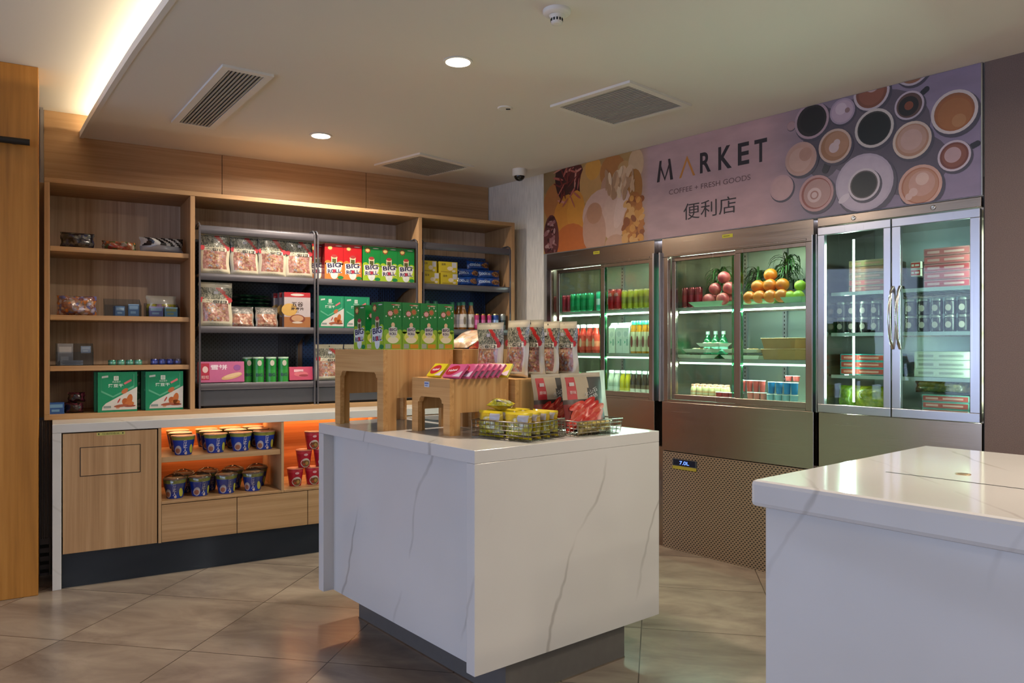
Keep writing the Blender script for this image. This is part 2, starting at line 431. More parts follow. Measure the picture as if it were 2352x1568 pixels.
# raised ceiling slab
rc = MB(); rp_ = [tuple(A.w(-4.2, .8)[:2]), tuple(A.w(.9, .8)[:2]), (-1.0, 3.3), (.4, 1.2), (3.2, -2.2), (4.9, YF), (XL-.3, YF), (XL-.3, 3)]
n = len(rp_); rc.add([(a, b, RAISED) for a, b in rp_]+[(a, b, RAISED+.05) for a, b in rp_], [tuple(range(n))[::-1], tuple(range(n, 2*n))]+[(i, (i+1) % n, (i+1) % n+n, i+n) for i in range(n)], CEILM)
struct('ceiling', rc)
# dropped ceiling, with the curved cove edge
edge = [(-2.62, 4.65), (-2.33, 4.247), (-1.90, 3.663), (-1.60, 3.262), (-1.355, 2.944), (-1.217, 2.766), (.1, 1.04), (2.0, -1.4), (4.3, YF)]
lc = MB(); lp = edge+[(bR.x, YF), tuple(bR[:2]), tuple(B.w(2.5, .02)[:2]), tuple(B.w(-2.09, .02)[:2]), tuple(A.w(2.97, .77)[:2]), tuple(A.w(.22, .79)[:2])]
n = len(lp); lc.add([(a, b, CEIL) for a, b in lp]+[(a, b, CEIL+.022) for a, b in lp], [tuple(range(n)), tuple(range(n, 2*n))[::-1]]+[(i, i+n, (i+1) % n+n, (i+1) % n) for i in range(n)], CEILM)
struct('ceiling', lc)
tm = MB()
def ribbon(mb, pts, w, z0, z1, m, side=-1):
    vs = []; fs = []; L = len(pts)
    for i, (a, b) in enumerate(pts):
        p = Vector(pts[max(i-1, 0)]); q = Vector(pts[min(i+1, L-1)]); d = (q-p).normalized(); nn = Vector((-d.y, d.x))*side*w
        for z in (z0, z1): vs += [(a, b, z), (a+nn.x, b+nn.y, z)]
    for i in range(L-1):
        o = i*4; fs += [(o, o+1, o+5, o+4), (o+2, o+6, o+7, o+3), (o, o+4, o+6, o+2), (o+1, o+3, o+7, o+5)]
    mb.add(vs, fs, m)
ribbon(tm, edge, .022, CEIL-.003, CEIL+.035, WHITE)
struct('trim_1', tm)
# closing strip between the two ceilings, behind the cove
cs = MB(); e2 = [(a+.42, b+.3) for a, b in edge]; ribbon(cs, e2, .01, CEIL+.023, RAISED+.01, WHITE)
struct('trim_2', cs)
# shelving wall: three veneer panels
wb = MB(); wb.box(-.062, -.0455, .70, .7515, 2.16, RAISED, GREYW); wb.box(-.11, -.0385, .45, .70, .85, 2.16, WZ); wb.box(-4.2, -.0421, .752, .8, 0, RAISED, GREYW)
for x0, x1 in ((-.042, .956), (.960, 1.950), (1.954, 2.97)): wb.box(x0, x1, .75, .79, 0, RAISED if x0 < 0 else CEIL+.03, WX)
wb.box(.9, 2.1, .765, .78, 0, CEIL, DARK)
struct('wall_back', wb, A)
# fridge wall (textured plaster, space behind fridges open, sign band above, fabric wall on the right)
wr = MB()
wr.box(-2.12, -1.475, 0, .08, 0, CEIL+.02, TEXW)
wr.box(-1.475, -1.428, -.006, .5, 0, CEIL+.02, TEXW)
wr.box(-1.428, 1.442, .002, .08, 1.917, CEIL+.02, WHITE)
wr.box(1.448, 11.3, 0, .12, 0, CEIL+.02, FABW)
wr.box(1.444, 1.4479, 0, .6, 0, 2.0, DARK)
struct('wall_right', wr, B)
wf = MB(); FX0, FX1 = -4.9, -.6
wf.box(XL-.3, FX0, YF-.1, YF, 0, RAISED+.1, GREYW); wf.box(FX1, bR.x, YF-.1, YF, 0, RAISED+.1, GREYW); wf.box(FX0, FX1, YF-.1, YF, 0, .25, GREYW); wf.box(FX0, FX1, YF-.1, YF, 2.35, RAISED+.1, GREYW)
struct('wall_front', wf)
wn = thing('added_window', None, None, W0, 0, YF-.05, 0); wn['kind'] = 'structure'  # unseen window, added so daylight reaches the shelving wall from the front
m_ = MB()
for k in range(5):
    xx = FX0+(FX1-FX0)*k/4; m_.box(max(xx-.03, FX0), min(xx+.03, FX1), -.03, .03, .25, 2.35, SLATED)
m_.box(FX0, FX1, -.03, .03, .25, .30, SLATED); m_.box(FX0, FX1, -.03, .03, 2.30, 2.35, SLATED)
part('window_frame', m_, wn)
m_ = MB(); m_.box(FX0+.01, FX1-.01, -.004, .004, .29, 2.31, WGLASS); part('window_pane', m_, wn)
# left wall with a long window
wl = MB(); WY0, WY1, WZ0, WZ1 = -3.9, 2.4, .25, 2.35
wl.box(XL-.1, XL, YF, WY0, 0, RAISED+.1, GREYW); wl.box(XL-.1, XL, WY1, 3.4, 0, RAISED+.1, GREYW)
wl.box(XL-.1, XL, WY0, WY1, 0, WZ0, GREYW); wl.box(XL-.1, XL, WY0, WY1, WZ1, RAISED+.1, GREYW)
struct('wall_left', wl)
wn = thing('window_1', None, None, W0, XL-.05, 0, 0); wn['kind'] = 'structure'
m_ = MB()
for k in range(6):
    yy = WY0+(WY1-WY0)*k/5; m_.box(-.03, .03, max(yy-.03, WY0), min(yy+.03, WY1), WZ0, WZ1, SLATED)
m_.box(-.03, .03, WY0, WY1, WZ0, WZ0+.05, SLATED); m_.box(-.03, .03, WY0, WY1, WZ1-.05, WZ1, SLATED)
part('window_frame', m_, wn)
m_ = MB(); m_.box(-.004, .004, WY0+.01, WY1-.01, WZ0+.04, WZ1-.04, WGLASS); part('window_pane', m_, wn)
# right end
we = MB(); we.box(bR.x-.02, bR.x+.1, YF, bR.y+.1, 0, CEIL, GREYW); struct('wall_end', we)
# ribbed trim and floor grille between pillar and counter
rt = MB()
xa, xb = A.px(92, .34), A.px(121, .34)
nrib = 7
for k in range(nrib):
    x0 = xa+(xb-xa)*k/nrib; w_ = (xb-xa)/nrib
    rt.box(x0, x0+w_*.72, .335-.006*(k % 3), .36, 0.2 if k < 4 else 0, .845, GREYW if k % 2 else SLATE)
rt.box(xa-.05, xb, .36, .40, 0, .845, GREYW)
struct('trim_3', rt, A)
gr = MB()
for k in range(4): gr.box(xa, xa+(xb-xa)*.8, .325, .355, .015+k*.045, .032+k*.045, DARK)
gr.box(xa, xb-.005, .335, .36, 0, .2, SLATE)
one('floor_grille', 'dark louvred grille low on the wall between wooden pillar and stone counter', 'vent', gr, A, 0, 0, 0)
# pillar (full height wood box) and its black bar
pm = MB(); pm.box(-1.2, 0, 0, .30, 0, RAISED, WP); struct('wall_pillar', pm, PL, bev=.003)
bt = thing('wall_bar', 'black round bar mounted high on the wooden pillar at left', 'bar', PL, 0, 0, 2.253)
m_ = MB(); m_.M = Matrix.Rotation(rad(90), 4, 'Y'); m_.lathe([(.016, -.6), (.016, -.035)], col('#33302c', .4, .6), n=14); m_.M = Matrix.Translation((0, -.05, 0)) @ Matrix()
part('bar', m_, bt).location = (0, -.045, 0)
for xx in (-.1, -.5):
    m_ = MB(); m_.box(xx-.008, xx+.008, -.04, 0, -.008, .008, col('#33302c', .4, .6)); part('bracket', m_, bt)

# ================================================================ ceiling fittings
def vent(label, cx, cy, w, d, deg, slat_along, n, group='square return air grilles in the ceiling'):
    fr = Fr(cx, cy, deg); t = thing('ceiling_vent', label, 'ceiling vent', fr, 0, 0, CEIL-.012)
    m = MB(); b = .035
    m.box(-w/2, w/2, -d/2, -d/2+b, 0, .012, WHITE); m.box(-w/2, w/2, d/2-b, d/2, 0, .012, WHITE)
    m.box(-w/2, -w/2+b, -d/2+b, d/2-b, 0, .012, WHITE); m.box(w/2-b, w/2, -d/2+b, d/2-b, 0, .012, WHITE); part('frame', m, t)
    m = MB(); m.box(-w/2+b, w/2-b, -d/2+b, d/2-b, .0105, .0118, DARK); part('backing', m, t)
    m = MB(); iw, id_ = w-2*b, d-2*b
    for k in range(n):
        f = (k+.5)/n
        if slat_along == 'x':
            y = -id_/2+id_*f; s_ = id_/n*.24; m.box(-iw/2, iw/2, y-s_, y+s_, .001, .010, col('#aaa69c', .5))
        else:
            x = -iw/2+iw*f; s_ = iw/n*.24; m.box(x-s_, x+s_, -id_/2, id_/2, .001, .010, col('#aaa69c', .5))
    part('slats', m, t)
vent('square ceiling grille in front of the market sign', .567, 3.974, .52, .52, -46.5, 'x', 22)
vent('square ceiling grille close to the wood panelled wall', -.61, 5.302, .48, .50, -42, 'y', 18)
vent('long narrow ceiling grille near the glowing cove edge', -1.505, 3.897, .23, 1.06, 35.5, 'y', 9)
def downlight(label, x, y, r=.058):
    t = thing('ceiling_downlight', label, 'downlight', W0, x, y, CEIL-.004)
    m = MB(); m.lathe([(r+.008, -.001), (r+.008, .003), (r-.004, .003), (r-.004, -.001)], WHITE, n=28); part('trim_ring', m, t)
    m = MB(); m.lathe([(r-.004, -.002), (r-.004, .002)], emit('#fff0dc', 9), n=28); part('lens', m, t)
downlight('glowing round downlight nearest the camera, above the island', -.239, 3.371)
downlight('glowing round downlight nearer the shelving wall', -1.143, 4.557)
t = thing('smoke_detector', 'white round smoke detector with slotted neck on the ceiling', 'smoke detector', W0, .168, 2.86, CEIL)
m = MB(); m.lathe([(.0525, 0), (.0525, -.010), (.046, -.016), (.034, -.020)][::-1], WHITE, n=28); part('base', m, t)
m = MB(); m.lathe([(.012, -.052), (.020, -.050), (.022, -.042), (.022, -.030), (.030, -.020)], WHITE, n=24); part('head', m, t)
m = MB()
for k in range(12):
    a = k*math.pi/6; m.M = Matrix.Rotation(a, 4, 'Z'); m.box(.0195, .0235, -.003, .003, -.042, -.032, DARK)
part('slots', m, t)
t = thing('ceiling_sensor', 'small flat white sensor between downlight and square grille', 'sensor', W0, -.037, 4.029, CEIL)
m = MB(); m.lathe([(.036, -.006), (.04, -.003), (.04, 0)], WHITE, n=24); part('plate', m, t)
m = MB(); m.box(.005, .028, -.006, .006, -.009, -.006, DARK); part('sensor_window', m, t)
t = thing('dome_camera', 'white security dome camera with black lens at ceiling corner', 'security camera', W0, .053, 5.43, CEIL)
m = MB(); m.lathe([(.044, -.05), (.05, -.045), (.05, 0)], WHITE, n=24); part('housing', m, t)
m = MB(); m.lathe([(.003, -.085), (.018, -.081), (.03, -.071), (.037, -.058), (.038, -.048)], col('#1b1c1a', .15), n=24); part('lens_dome', m, t)

# ================================================================ sign
SG = thing('market_sign', 'long printed market sign with coffee cups above the fridges', 'sign', B, 0, 0, 0)
sm, nt, b = newmat('sign_print')
tc = nt.nodes.new('ShaderNodeTexCoord'); sp = N(nt, 'SeparateXYZ'); nt.links.new(tc.outputs['Object'], sp.inputs[0])
mr = N(nt, 'MapRange'); mr.inputs['From Min'].default_value = -1.424; mr.inputs['From Max'].default_value = 1.438; nt.links.new(sp.outputs['X'], mr.inputs['Value'])
rp = ramp(nt, [(0, '#a3804c'), (.3, '#a3804c'), (.345, '#b08f8d'), (.62, '#b5908f'), (.72, '#80717c'), (1, '#83748a')], mr.outputs['Result'])
nz = N(nt, 'TexNoise', Scale=5.0, Detail=5.0); mxx = N(nt, 'MixRGB', blend_type='MULTIPLY'); mxx.inputs['Fac'].default_value = .18
v = coords(nt, (1, 1, 2.5)); nt.links.new(v, nz.inputs['Vector']); nt.links.new(rp.outputs['Color'], mxx.inputs['Color1'])
r2 = ramp(nt, [(.35, '#707070'), (.65, '#ffffff')], nz.outputs['Fac']); nt.links.new(r2.outputs['Color'], mxx.inputs['Color2'])
nt.links.new(mxx.outputs['Color'], b.inputs['Base Color']); b.inputs['Roughness'].default_value = .45
SX0, SX1, SZ0, SZ1 = -1.424, 1.438, 1.919, CEIL-.001
m = MB(); m.box(SX0, SX1, -.010, 0, SZ0, SZ1, sm); part('board', m, SG)
m = MB(); m.box(SX1, SX1+.006, -.014, 0, SZ0, SZ1, CHROME); part('edge_strip', m, SG)
lt = MB(); yy = -.0112; BLK = col('#2a2022', .5)
def sgn(px, py): return B.P(px, py, -.01)
def letter(ch, x0, x1, yt, yb):
    a, _ = sgn(x0, yt); c, _ = sgn(x1, yt); xm = (a+c)/2; k = (x0+x1)/2
    zt = B.z(xm, -.01, yt); zb = B.z(xm, -.01, yb); lt.text(ch, xm, (zt+zb)/2, zt-zb, yy, BLK, w=c-a, bold=True)
x0, _ = sgn(1509, 392); x1, _ = sgn(1546, 392); xm = (x0+x1)/2; zt = B.z(xm, -.01, 367); zb = B.z(xm, -.01, 415.5); q = .021; e_ = (x1-x0)*.17
lt.poly([(x0, zb), (x0+q, zb), (x0+e_+q*.8, zt), (x0+e_, zt)], yy, BLK); lt.poly([(x1-e_, zt), (x1-e_-q*.8, zt), (x1-q, zb), (x1, zb)], yy, BLK)
lt.poly([(x0+e_, zt), (xm, zb+.02), (xm, zb), (x0+e_, zt-.035)], yy-.0002, BLK); lt.poly([(xm, zb+.02), (x1-e_, zt), (x1-e_, zt-.035), (xm, zb)], yy-.0002, BLK)
letter('R', 1608, 1633, 349, 396); letter('K', 1650, 1681, 335, 388); letter('E', 1695, 1721, 327, 378); letter('T', 1733, 1762, 319, 372)
a0, _ = sgn(1560, 400); a1, _ = sgn(1597, 400); am = (a0+a1)/2; zt = B.z(am, -.01, 357); zb = B.z(am, -.01, 406); OR_ = col('#c07c34', .5); q = .016
al = MB(); al.poly([(a0, zb), (a0+q, zb), (am, zt-.03), (am, zt)], yy, OR_); al.poly([(am, zt), (am, zt-.03), (a1-q, zb), (a1, zb)], yy, OR_); part('accent_letter', al, SG, 'orange letter without crossbar')
part('heading', lt, SG); lt = MB()
a0, _ = sgn(1537, 442); a1, _ = sgn(1724, 408); am = (a0+a1)/2; pm_ = CX+F*(B.w(am, 0).x/B.w(am, 0).y)
lt.text('COFFEE + FRESH GOODS', am, B.z(am, -.01, 425), .030, yy, col('#6a4c4c', .5), w=a1-a0)
part('subtitle', lt, SG); lt = MB()
a0, _ = sgn(1570, 490); a1, _ = sgn(1691, 470); am = (a0+a1)/2
lt.text('便利店', am, B.z(am, -.01, 478), .098, yy, BLK, w=a1-a0)
part('chinese_characters', lt, SG)
cups = MB(); clip = (SZ0+.001, SZ1-.001, SX0+.001, SX1-.001)
LAY = [0]
def disc(zx, zy, r, c, kx=1, kz=1, rot=0, r_=.4):
    """zx,zy,r in the enlarged view of the sign's right part"""
    px, py = 1780+zx*.2488, 130+zy*.2488; x, z = sgn(px, py); x2, _ = sgn(px+r*.2488, py); R_ = x2-x
    LAY[0] += 1; cups.oval(x, z, R_*kx, R_*kz*1.0, -.0104-LAY[0]*.00003, col(c, r_), 28, rot, clip)
def cup(x, y, r, rim, inner, rings=(), hd=None):
    if hd:
        for k in range(3): disc(x+hd[0]*r*(1.15+.14*k), y+hd[1]*r*(1.15+.14*k), r*.2, '#2c2a2e')
    disc(x+r*.08, y+r*.1, r*1.06, '#4a434c'); disc(x, y, r, rim)
    disc(x, y, r*.86, inner)
    for f, c, ox, oy in rings: disc(x+ox*r, y+oy*r, r*f, c)
disc(900, 700, 330, '#5c5159', 1.6, 1.2); disc(1250, 1000, 300, '#574d57', 1.2, 1); disc(450, 800, 200, '#544a52', 1, 1.6)
cup(60, 1210, 110, '#b48f8e', '#b8938f'); cup(150, 640, 40, '#9c7a7a', '#a78584')
cup(338, 590, 162, '#a88c92', '#2b2522', [(.7, '#1d1b19', .03, -.02)]); cup(622, 505, 118, '#a08c9a', '#b39ba6', [(.45, '#c4aeb6', -.1, -.2), (.2, '#8f6f6c', .4, -.1)])
cup(890, 330, 170, '#b9a9ad', '#7c4a37', [(.7, '#8a5440', 0, 0), (.35, '#b79a96', .05, -.35)]); cup(1270, 120, 155, '#b5a5aa', '#8a5c40')
cup(915, 660, 184, '#c0b2aa', '#3a3330', [(.8, '#1b1c19', 0, .02)]); cup(1240, 450, 140, '#b4a3ab', '#5a4038', [(.68, '#241f1d', -.05, .05), (.3, '#7b4029', -.02, .02)], (.8, -.75))
cup(1265, 770, 184, '#c4ae9e', '#a3785f', [(.75, '#b08a78', 0, -.05), (.55, '#b79488', -.03, -.02)], None)
cup(1655, 510, 224, '#c3b4b0', '#8a5636', [(.8, '#96592f', 0, .06), (.72, '#9c6236', .02, .08), (.3, '#a87448', .2, .35)])
cup(1655, 915, 158, '#bba9b0', '#6d3a2e', [(.72, '#7e4a38', 0, 0), (.5, '#ad8c8c', -.08, -.05)], (.95, -.5))
cup(1340, 1190, 207, '#c09584', '#a2674a', [(.8, '#b07e64', .02, 0), (.6, '#b98d7c', .08, -.1), (.3, '#c9a698', .1, -.3), (.2, '#c4a094', -.3, .3), (.16, '#c4a094', -.5, .5)])
disc(840, 1190, 292, '#4f4750'); disc(822, 1165, 276, '#a999a4'); disc(822, 1165, 255, '#b1a0aa'); disc(640, 1310, 50, '#c3b3b8', 1.2, .6, .6)
cup(822, 1180, 150, '#bfb0b2', '#4b423f', [(.78, '#191a17', 0, 0)])
cup(382, 1262, 162, '#b08480', '#8a4c40', [(.78, '#a87f76', .05, 0), (.4, '#c3a39c', -.1, .1), (.24, '#9a6a60', -.1, .1), (.16, '#c3a39c', -.1, .1)])
cup(240, 945, 148, '#b58f82', '#b68d7c', [(.7, '#bd9787', -.05, .05), (.4, '#ae8270', .3, -.3)])
cup(555, 825, 155, '#bd9f8f', '#9a6c4c', [(.72, '#a97c5f', .1, -.1), (.3, '#c5aba8', -.05, .1), (.2, '#c5aba8', .12, -.2)], (-.4, 1.0))
part('coffee_print', cups, SG, 'printed picture of coffee cups seen from above')
fp = MB(); LAY[0] = 0
def blob(zx, zy, rx, rz, c, rot=0):
    px, py = 1230+zx/3.337, 130+zy/3.337; x, z = sgn(px, py); x2, _ = sgn(px+rx/3.337, py); kk = (x2-x)/rx
    LAY[0] += 1; fp.oval(x, z, rx*kk, rz*kk, -.0104-LAY[0]*.00002, col(c, .45), 18, rot, clip)
for zx, zy, rx, rz, c, ro in [(120, 950, 80, 90, '#8a7048', .3), (160, 1120, 100, 110, '#a86a38', 0), (230, 950, 80, 120, '#3a1c18', .2), (300, 920, 70, 110, '#54221c', .3), (280, 1050, 60, 70, '#41201a', 0),
    (430, 960, 95, 130, '#b88a50', -.1), (440, 850, 60, 70, '#c98f3c', 0), (590, 880, 100, 100, '#a86e38', .3), (680, 850, 50, 40, '#b38a56', 0), (770, 820, 60, 90, '#c2a07a', 0),
    (620, 960, 40, 70, '#c8a882', -.2), (660, 940, 40, 80, '#cda680', -.2), (710, 930, 40, 80, '#cba783', -.3), (550, 1010, 50, 75, '#b08468', 0), (760, 1000, 60, 110, '#a46c32', 0),
    (250, 1290, 120, 170, '#c27d2c', .1), (310, 1190, 70, 120, '#c9862f', 0), (270, 1430, 130, 110, '#b8622a', 0), (120, 1400, 60, 130, '#5a2a28', 0),
    (500, 1190, 150, 130, '#c7a08c', .4), (620, 1200, 110, 160, '#c9a48f', -.3), (450, 1340, 90, 150, '#b98d74', .1), (610, 1440, 80, 60, '#bc9277', 0), (450, 1200, 60, 60, '#b07e5e', 0), (650, 1160, 40, 120, '#d0ae9c', -.3),
    (760, 1150, 60, 90, '#a0602a', 0), (740, 1280, 70, 110, '#b0702e', 0), (780, 1380, 50, 80, '#8c4e22', 0)]:
    blob(zx, zy, rx, rz, c, ro)
rr = random.Random(3)
for k in range(60): blob(rr.uniform(680, 820), rr.uniform(1080, 1440), rr.uniform(14, 30), rr.uniform(14, 26), rr.choice(['#c98a3e', '#b06a2a', '#8a4a1e', '#d09a58']), rr.uniform(0, 3))
for k in range(45): blob(rr.uniform(80, 150), rr.uniform(1240, 1490), rr.uniform(6, 22), rr.uniform(5, 10), rr.choice(['#8a5a58', '#3c1816', '#a07a74']), rr.uniform(0, 3))
for k in range(26): blob(rr.uniform(170, 340), rr.uniform(860, 1120), rr.uniform(20, 55), rr.uniform(4, 7), rr.choice(['#a8584a', '#c2806c', '#6b2620']), rr.uniform(0, 3))
for k in range(26): blob(rr.uniform(540, 760), rr.uniform(880, 1060), rr.uniform(8, 18), rr.uniform(30, 50), rr.choice(['#d4b490', '#a9805c', '#c49a72']), rr.uniform(-.5, .3))
part('food_print', fp, SG, 'printed picture of dried fruit and nuts')

# ================================================================ lights
WARM = (1, .86, .70); COOL = (.62, .76, 1); GRN = (.72, 1, .86)
w = bpy.data.worlds.new('World'); sc.world = w; w.use_nodes = True
bg = w.node_tree.nodes['Background']; bg.inputs['Color'].default_value = (.56, .69, 1, 1); bg.inputs['Strength'].default_value = 3.2*DAY
po = light('window_daylight', W0, XL-.12, (WY0+WY1)/2, (WZ0+WZ1)/2, 1, (1, 1, 1), WZ1-WZ0, WY1-WY0, target=(0, (WY0+WY1)/2, (WZ0+WZ1)/2))
po.rotation_euler = (0, rad(-90), 0); po.data.cycles.is_portal = True
po = light('window_daylight', W0, (FX0+FX1)/2, YF-.12, 1.3, 1, (1, 1, 1), FX1-FX0, 2.1); po.rotation_euler = (rad(90), 0, 0); po.data.cycles.is_portal = True  # portal of the added front window
for (x, y) in ((-.239, 3.371), (-1.143, 4.557)): light('downlight_lamp', W0, x, y, CEIL-.012, 26*LAMP, WARM, .1, spread=165)
for (x, y) in ((1.7, 1.9), (2.6, .9), (2.6, -.6), (3.8, -1.8), (1.4, -1.7), (-.6, -2.6), (3.0, 2.2)):
    downlight('round downlight behind the camera', x, y); LAB['round downlight behind the camera'][-1]['group'] = 'downlights behind the camera'
    light('downlight_lamp', W0, x, y, CEIL-.012, 22*LAMP, WARM, .25, spread=170)
# cove lights on top of the dropped ceiling, grazing the raised one
for i in range(len(edge)-1):
    a, b_ = Vector(edge[i]), Vector(edge[i+1]); d = b_-a; L = d.length; mid = (a+b_)/2+Vector((-d.y, d.x)).normalized()*.09
    segs = max(1, int(L/1.2)); 
    o = light('cove_light', W0, mid.x, mid.y, CEIL+.032, 15*L*COVE, (1, .82, .55), L*.98, .02, rot=(0, 0, 0))
    up = Vector((d.y, -d.x, 0)).normalized()*.55+Vector((0, 0, .9))
    o.rotation_euler = Matrix((Vector((d.x, d.y, 0)).normalized(), (-up).normalized().cross(-Vector((d.x, d.y, 0)).normalized()), -(-up).normalized()*-1)).transposed().to_euler() if False else up.to_track_quat('-Z', 'Y').to_euler()
    # align long side with the edge
    q = up.normalized(); X = Vector((d.x, d.y, 0)).normalized(); Zl = -q; Yl = Zl.cross(X).normalized(); X = Yl.cross(Zl)
    o.rotation_euler = Matrix((X, Yl, Zl)).transposed().to_euler()
# ================================================================ shelf unit (upper)
V0, V1 = .28, .70
SU = thing('display_shelf_unit', 'tall oak display shelf unit with three bays above the stone counter', 'shelf unit', A, 0, 0, .848)
zo = -.848
def pbox(name, x0, x1, y0, y1, z0, z1, m, par, bev=.0015, label=None):
    mb = MB(); mb.box(x0, x1, y0, y1, z0, z1, m); return part(name, mb, par, label, bev)
UX = (-.038, -.012, .695, .721, 2.158, 2.183, 2.904, 2.930); UZ0, UZ1 = .848, 2.160
pbox('bottom_board', UX[0], UX[7], V0, V1, UZ0+zo+.0, UZ0+zo+.028, WX, SU)
pbox('top_board', UX[0], UX[7], V0, V1, UZ1-.026+zo, UZ1+zo, WX, SU)
for i, nm in ((0, 'side_panel'), (2, 'divider'), (4, 'divider'), (6, 'side_panel')):
    pbox(nm, UX[i], UX[i+1], V0+.0005, V1, UZ0+zo+.0285, UZ1+zo-.0265, WZ, SU)
pbox('back_panel', UX[1], UX[6], V1-.012, V1-.0005, UZ0+zo+.03, UZ1+zo-.028, WBK, SU, 0, 'darker brown back panel with vertical grain')
SHZ = [1.139, 1.419, 1.794]
for z in SHZ: pbox('shelf', UX[1]+.001, UX[2]-.001, V0+.02, V1-.013, z-.027+zo, z+zo, WX, SU)
FLZ = .876

# gondola racks in the middle and right bays
GZ = [1.024, 1.367, 1.683, 1.968]
def gondola(label, x0, x1, mat_back):
    x0 += .003; x1 -= .003; t = thing('gondola_rack', label, 'shop rack', A, x0, 0, FLZ+.001, group=None); W = x1-x0; f = V0+.02; b = V1-.03; z0 = FLZ
    m = MB(); m.box(.01, W-.01, b-.012, b, .0, GZ[3]-z0-.04, mat_back); part('back_panel', m, t)
    m = MB(); m.box(0, W, f+.012, b-.02, .012, GZ[0]-z0-.042, SLATED); m.box(.03, W-.03, f+.03, b-.04, 0, .012, DARK)
    part('base_plinth', m, t, bev=.003)
    for k, z in enumerate(GZ):
        zz = z-z0; m = MB()
        if k == 3:
            m.box(.0, W, f, f+.012, zz-.048, zz-.006, SLATE); m.box(0, W, f, f+.15, zz-.008, zz, SLATE)
            m.add([(0, f, zz-.048), (W, f, zz-.048), (W, f-.008, zz-.03), (0, f-.008, zz-.03), (0, f, zz-.006), (W, f, zz-.006)], [(0, 1, 2, 3), (3, 2, 5, 4)], SLATE, True)
            part('canopy', m, t); continue
        m.box(.002, W-.002, f+.008, b-.014, zz-.022, zz-.002, SLATE)
        m.box(0, W, f, f+.008, zz-.04, zz+.0, SLATE)
        m.add([(0, f, zz-.04), (W, f, zz-.04), (W, f-.007, zz-.02), (0, f-.007, zz-.02), (0, f, zz), (W, f, zz)], [(0, 1, 2, 3), (3, 2, 5, 4)], SLATE, True)
        part('shelf', m, t)
    for x in (.004, W-.004):
        m = MB(); m.box(x-.005, x+.005, f-.012, f-.004, 0, GZ[3]-z0-.01, SLATE); part('front_post', m, t)
        m = MB(); m.tube([(x, f-.004, GZ[3]-z0-.02), (x, f, GZ[3]-z0+.004), (x, f+.03, GZ[3]-z0+.018), (x, f+.10, GZ[3]-z0+.016), (x, f+.14, GZ[3]-z0)], .005, SLATED); part('bracket', m, t)
        m = MB()
        for k in range(3):
            zz = GZ[k]-z0; xx = min(max(x, .02), W-.02); m.add([(xx, f+.02, zz-.024), (xx, b-.015, zz-.024), (xx, b-.015, zz-.12), (xx, f+.2, zz-.06)], [(0, 1, 2, 3)], SLATED); part('shelf_bracket', m, t); m = MB()
    m = MB(); 
    for k in range(9): m.box(W-.14+k*.0135, W-.14+k*.0135+.003, b-.016, b-.013, .05, GZ[3]-z0-.06, DARK)
    part('slotted_rail', m, t)
    return t
G1 = (A.px(456, .29), A.px(725.5, .29)); G2 = (A.px(728, .29), A.px(960, .29)); G3 = (A.px(971, .29), A.px(1174, .29))
gondola('slate grey metal shop rack in the middle bay beside the divider at left', G1[0], G1[1], PEGG)
gondola('slate grey metal shop rack holding red and green snack boxes', G2[0], G2[1], PEG)
gondola('slate grey metal shop rack in the right bay with cookies and bottles', G3[0], G3[1], PEG)

# ================================================================ stone counter + base cabinet
CT = thing('stone_counter', 'white veined stone counter along the shelving wall with waterfall end', 'counter', A, 0, 0, 0)
pbox('worktop', 0, 2.95, 0, .745, .803, .848, STONEW, CT, .002); pbox('end_panel', 0, .040, 0, .70, 0, .8025, STONEW, CT, .002)
BC = thing('base_cabinet', 'oak base cabinet with glowing noodle cubbies under the stone counter', 'cabinet', A, 0, 0, 0)
CD = .47
dr = MB(); dr.box(.046, .488, .008, .028, .178, .797, WZ); d_ = part('door', dr, BC, bev=.001)
fl_ = MB(); fl_.box(.126, .403, .0045, .012, .574, .719, WZ); part('flap', fl_, d_, bev=.001)
g_ = MB()
g_.rect(.122, .407, .5705, .5735, .0072, DARK); g_.rect(.122, .407, .7195, .7225, .0072, DARK); g_.rect(.122, .1255, .5735, .7195, .0072, DARK); g_.rect(.4035, .407, .5735, .7195, .0072, DARK)
part('flap_gap', g_, d_)
lb = MB(); x0, x1 = A.px(222, .007), A.px(287, .007); lb.rect(x0, x1, .779, .795, .0072, col('#b7b060', .5)); lb.text('垃圾回收处', (x0+x1)/2, .787, .010, .0068, col('#3a3a20'), w=(x1-x0)*.62)
for xx in (x0+.010, x1-.010): lb.oval(xx, .787, .003, .005, .0068, DARK, 10)
part('door_sticker', lb, d_, 'yellow green sticker with small writing')
pbox('partition', .494, .509, .006, CD, .176, .802, WZ, BC, .001)
pbox('partition', 1.155, 1.170, .006, CD, .386, .802, WZ, BC, .001)
pbox('partition', 1.86, 1.875, .006, CD, .386, .802, WZ, BC, .001)
pbox('cubby_floor', .510, 1.154, .006, CD, .386, .400, WX, BC, .001); pbox('cubby_floor', 1.171, 1.859, .006, CD, .386, .400, WX, BC, .001)
pbox('cubby_shelf', .510, 1.154, .02, CD, .611, .640, WX, BC, .001)
pbox('back_panel', .50, 1.87, CD, CD+.012, .386, .802, WC, BC, 0, 'warm reddish wood back panel')
for a, b_ in ((.511, .903), (.907, 1.310), (1.314, 1.72), (1.724, 2.1), (2.104, 2.5), (2.504, 2.94)): pbox('drawer', a, b_, .008, .028, .178, .382, WX, BC, .001)
pbox('drawer', 1.88, 2.4, .008, .028, .388, .80, WX, BC, .001); pbox('drawer', 2.404, 2.94, .008, .028, .388, .80, WX, BC, .001)
pbox('plinth', .042, 2.94, .025, .04, 0, .176, col('#39424f', .16, .75), BC, 0, 'dark bluish kick plate')
pbox('carcass', .046, 2.94, .045, .44, .06, .175, DARK, BC, 0)
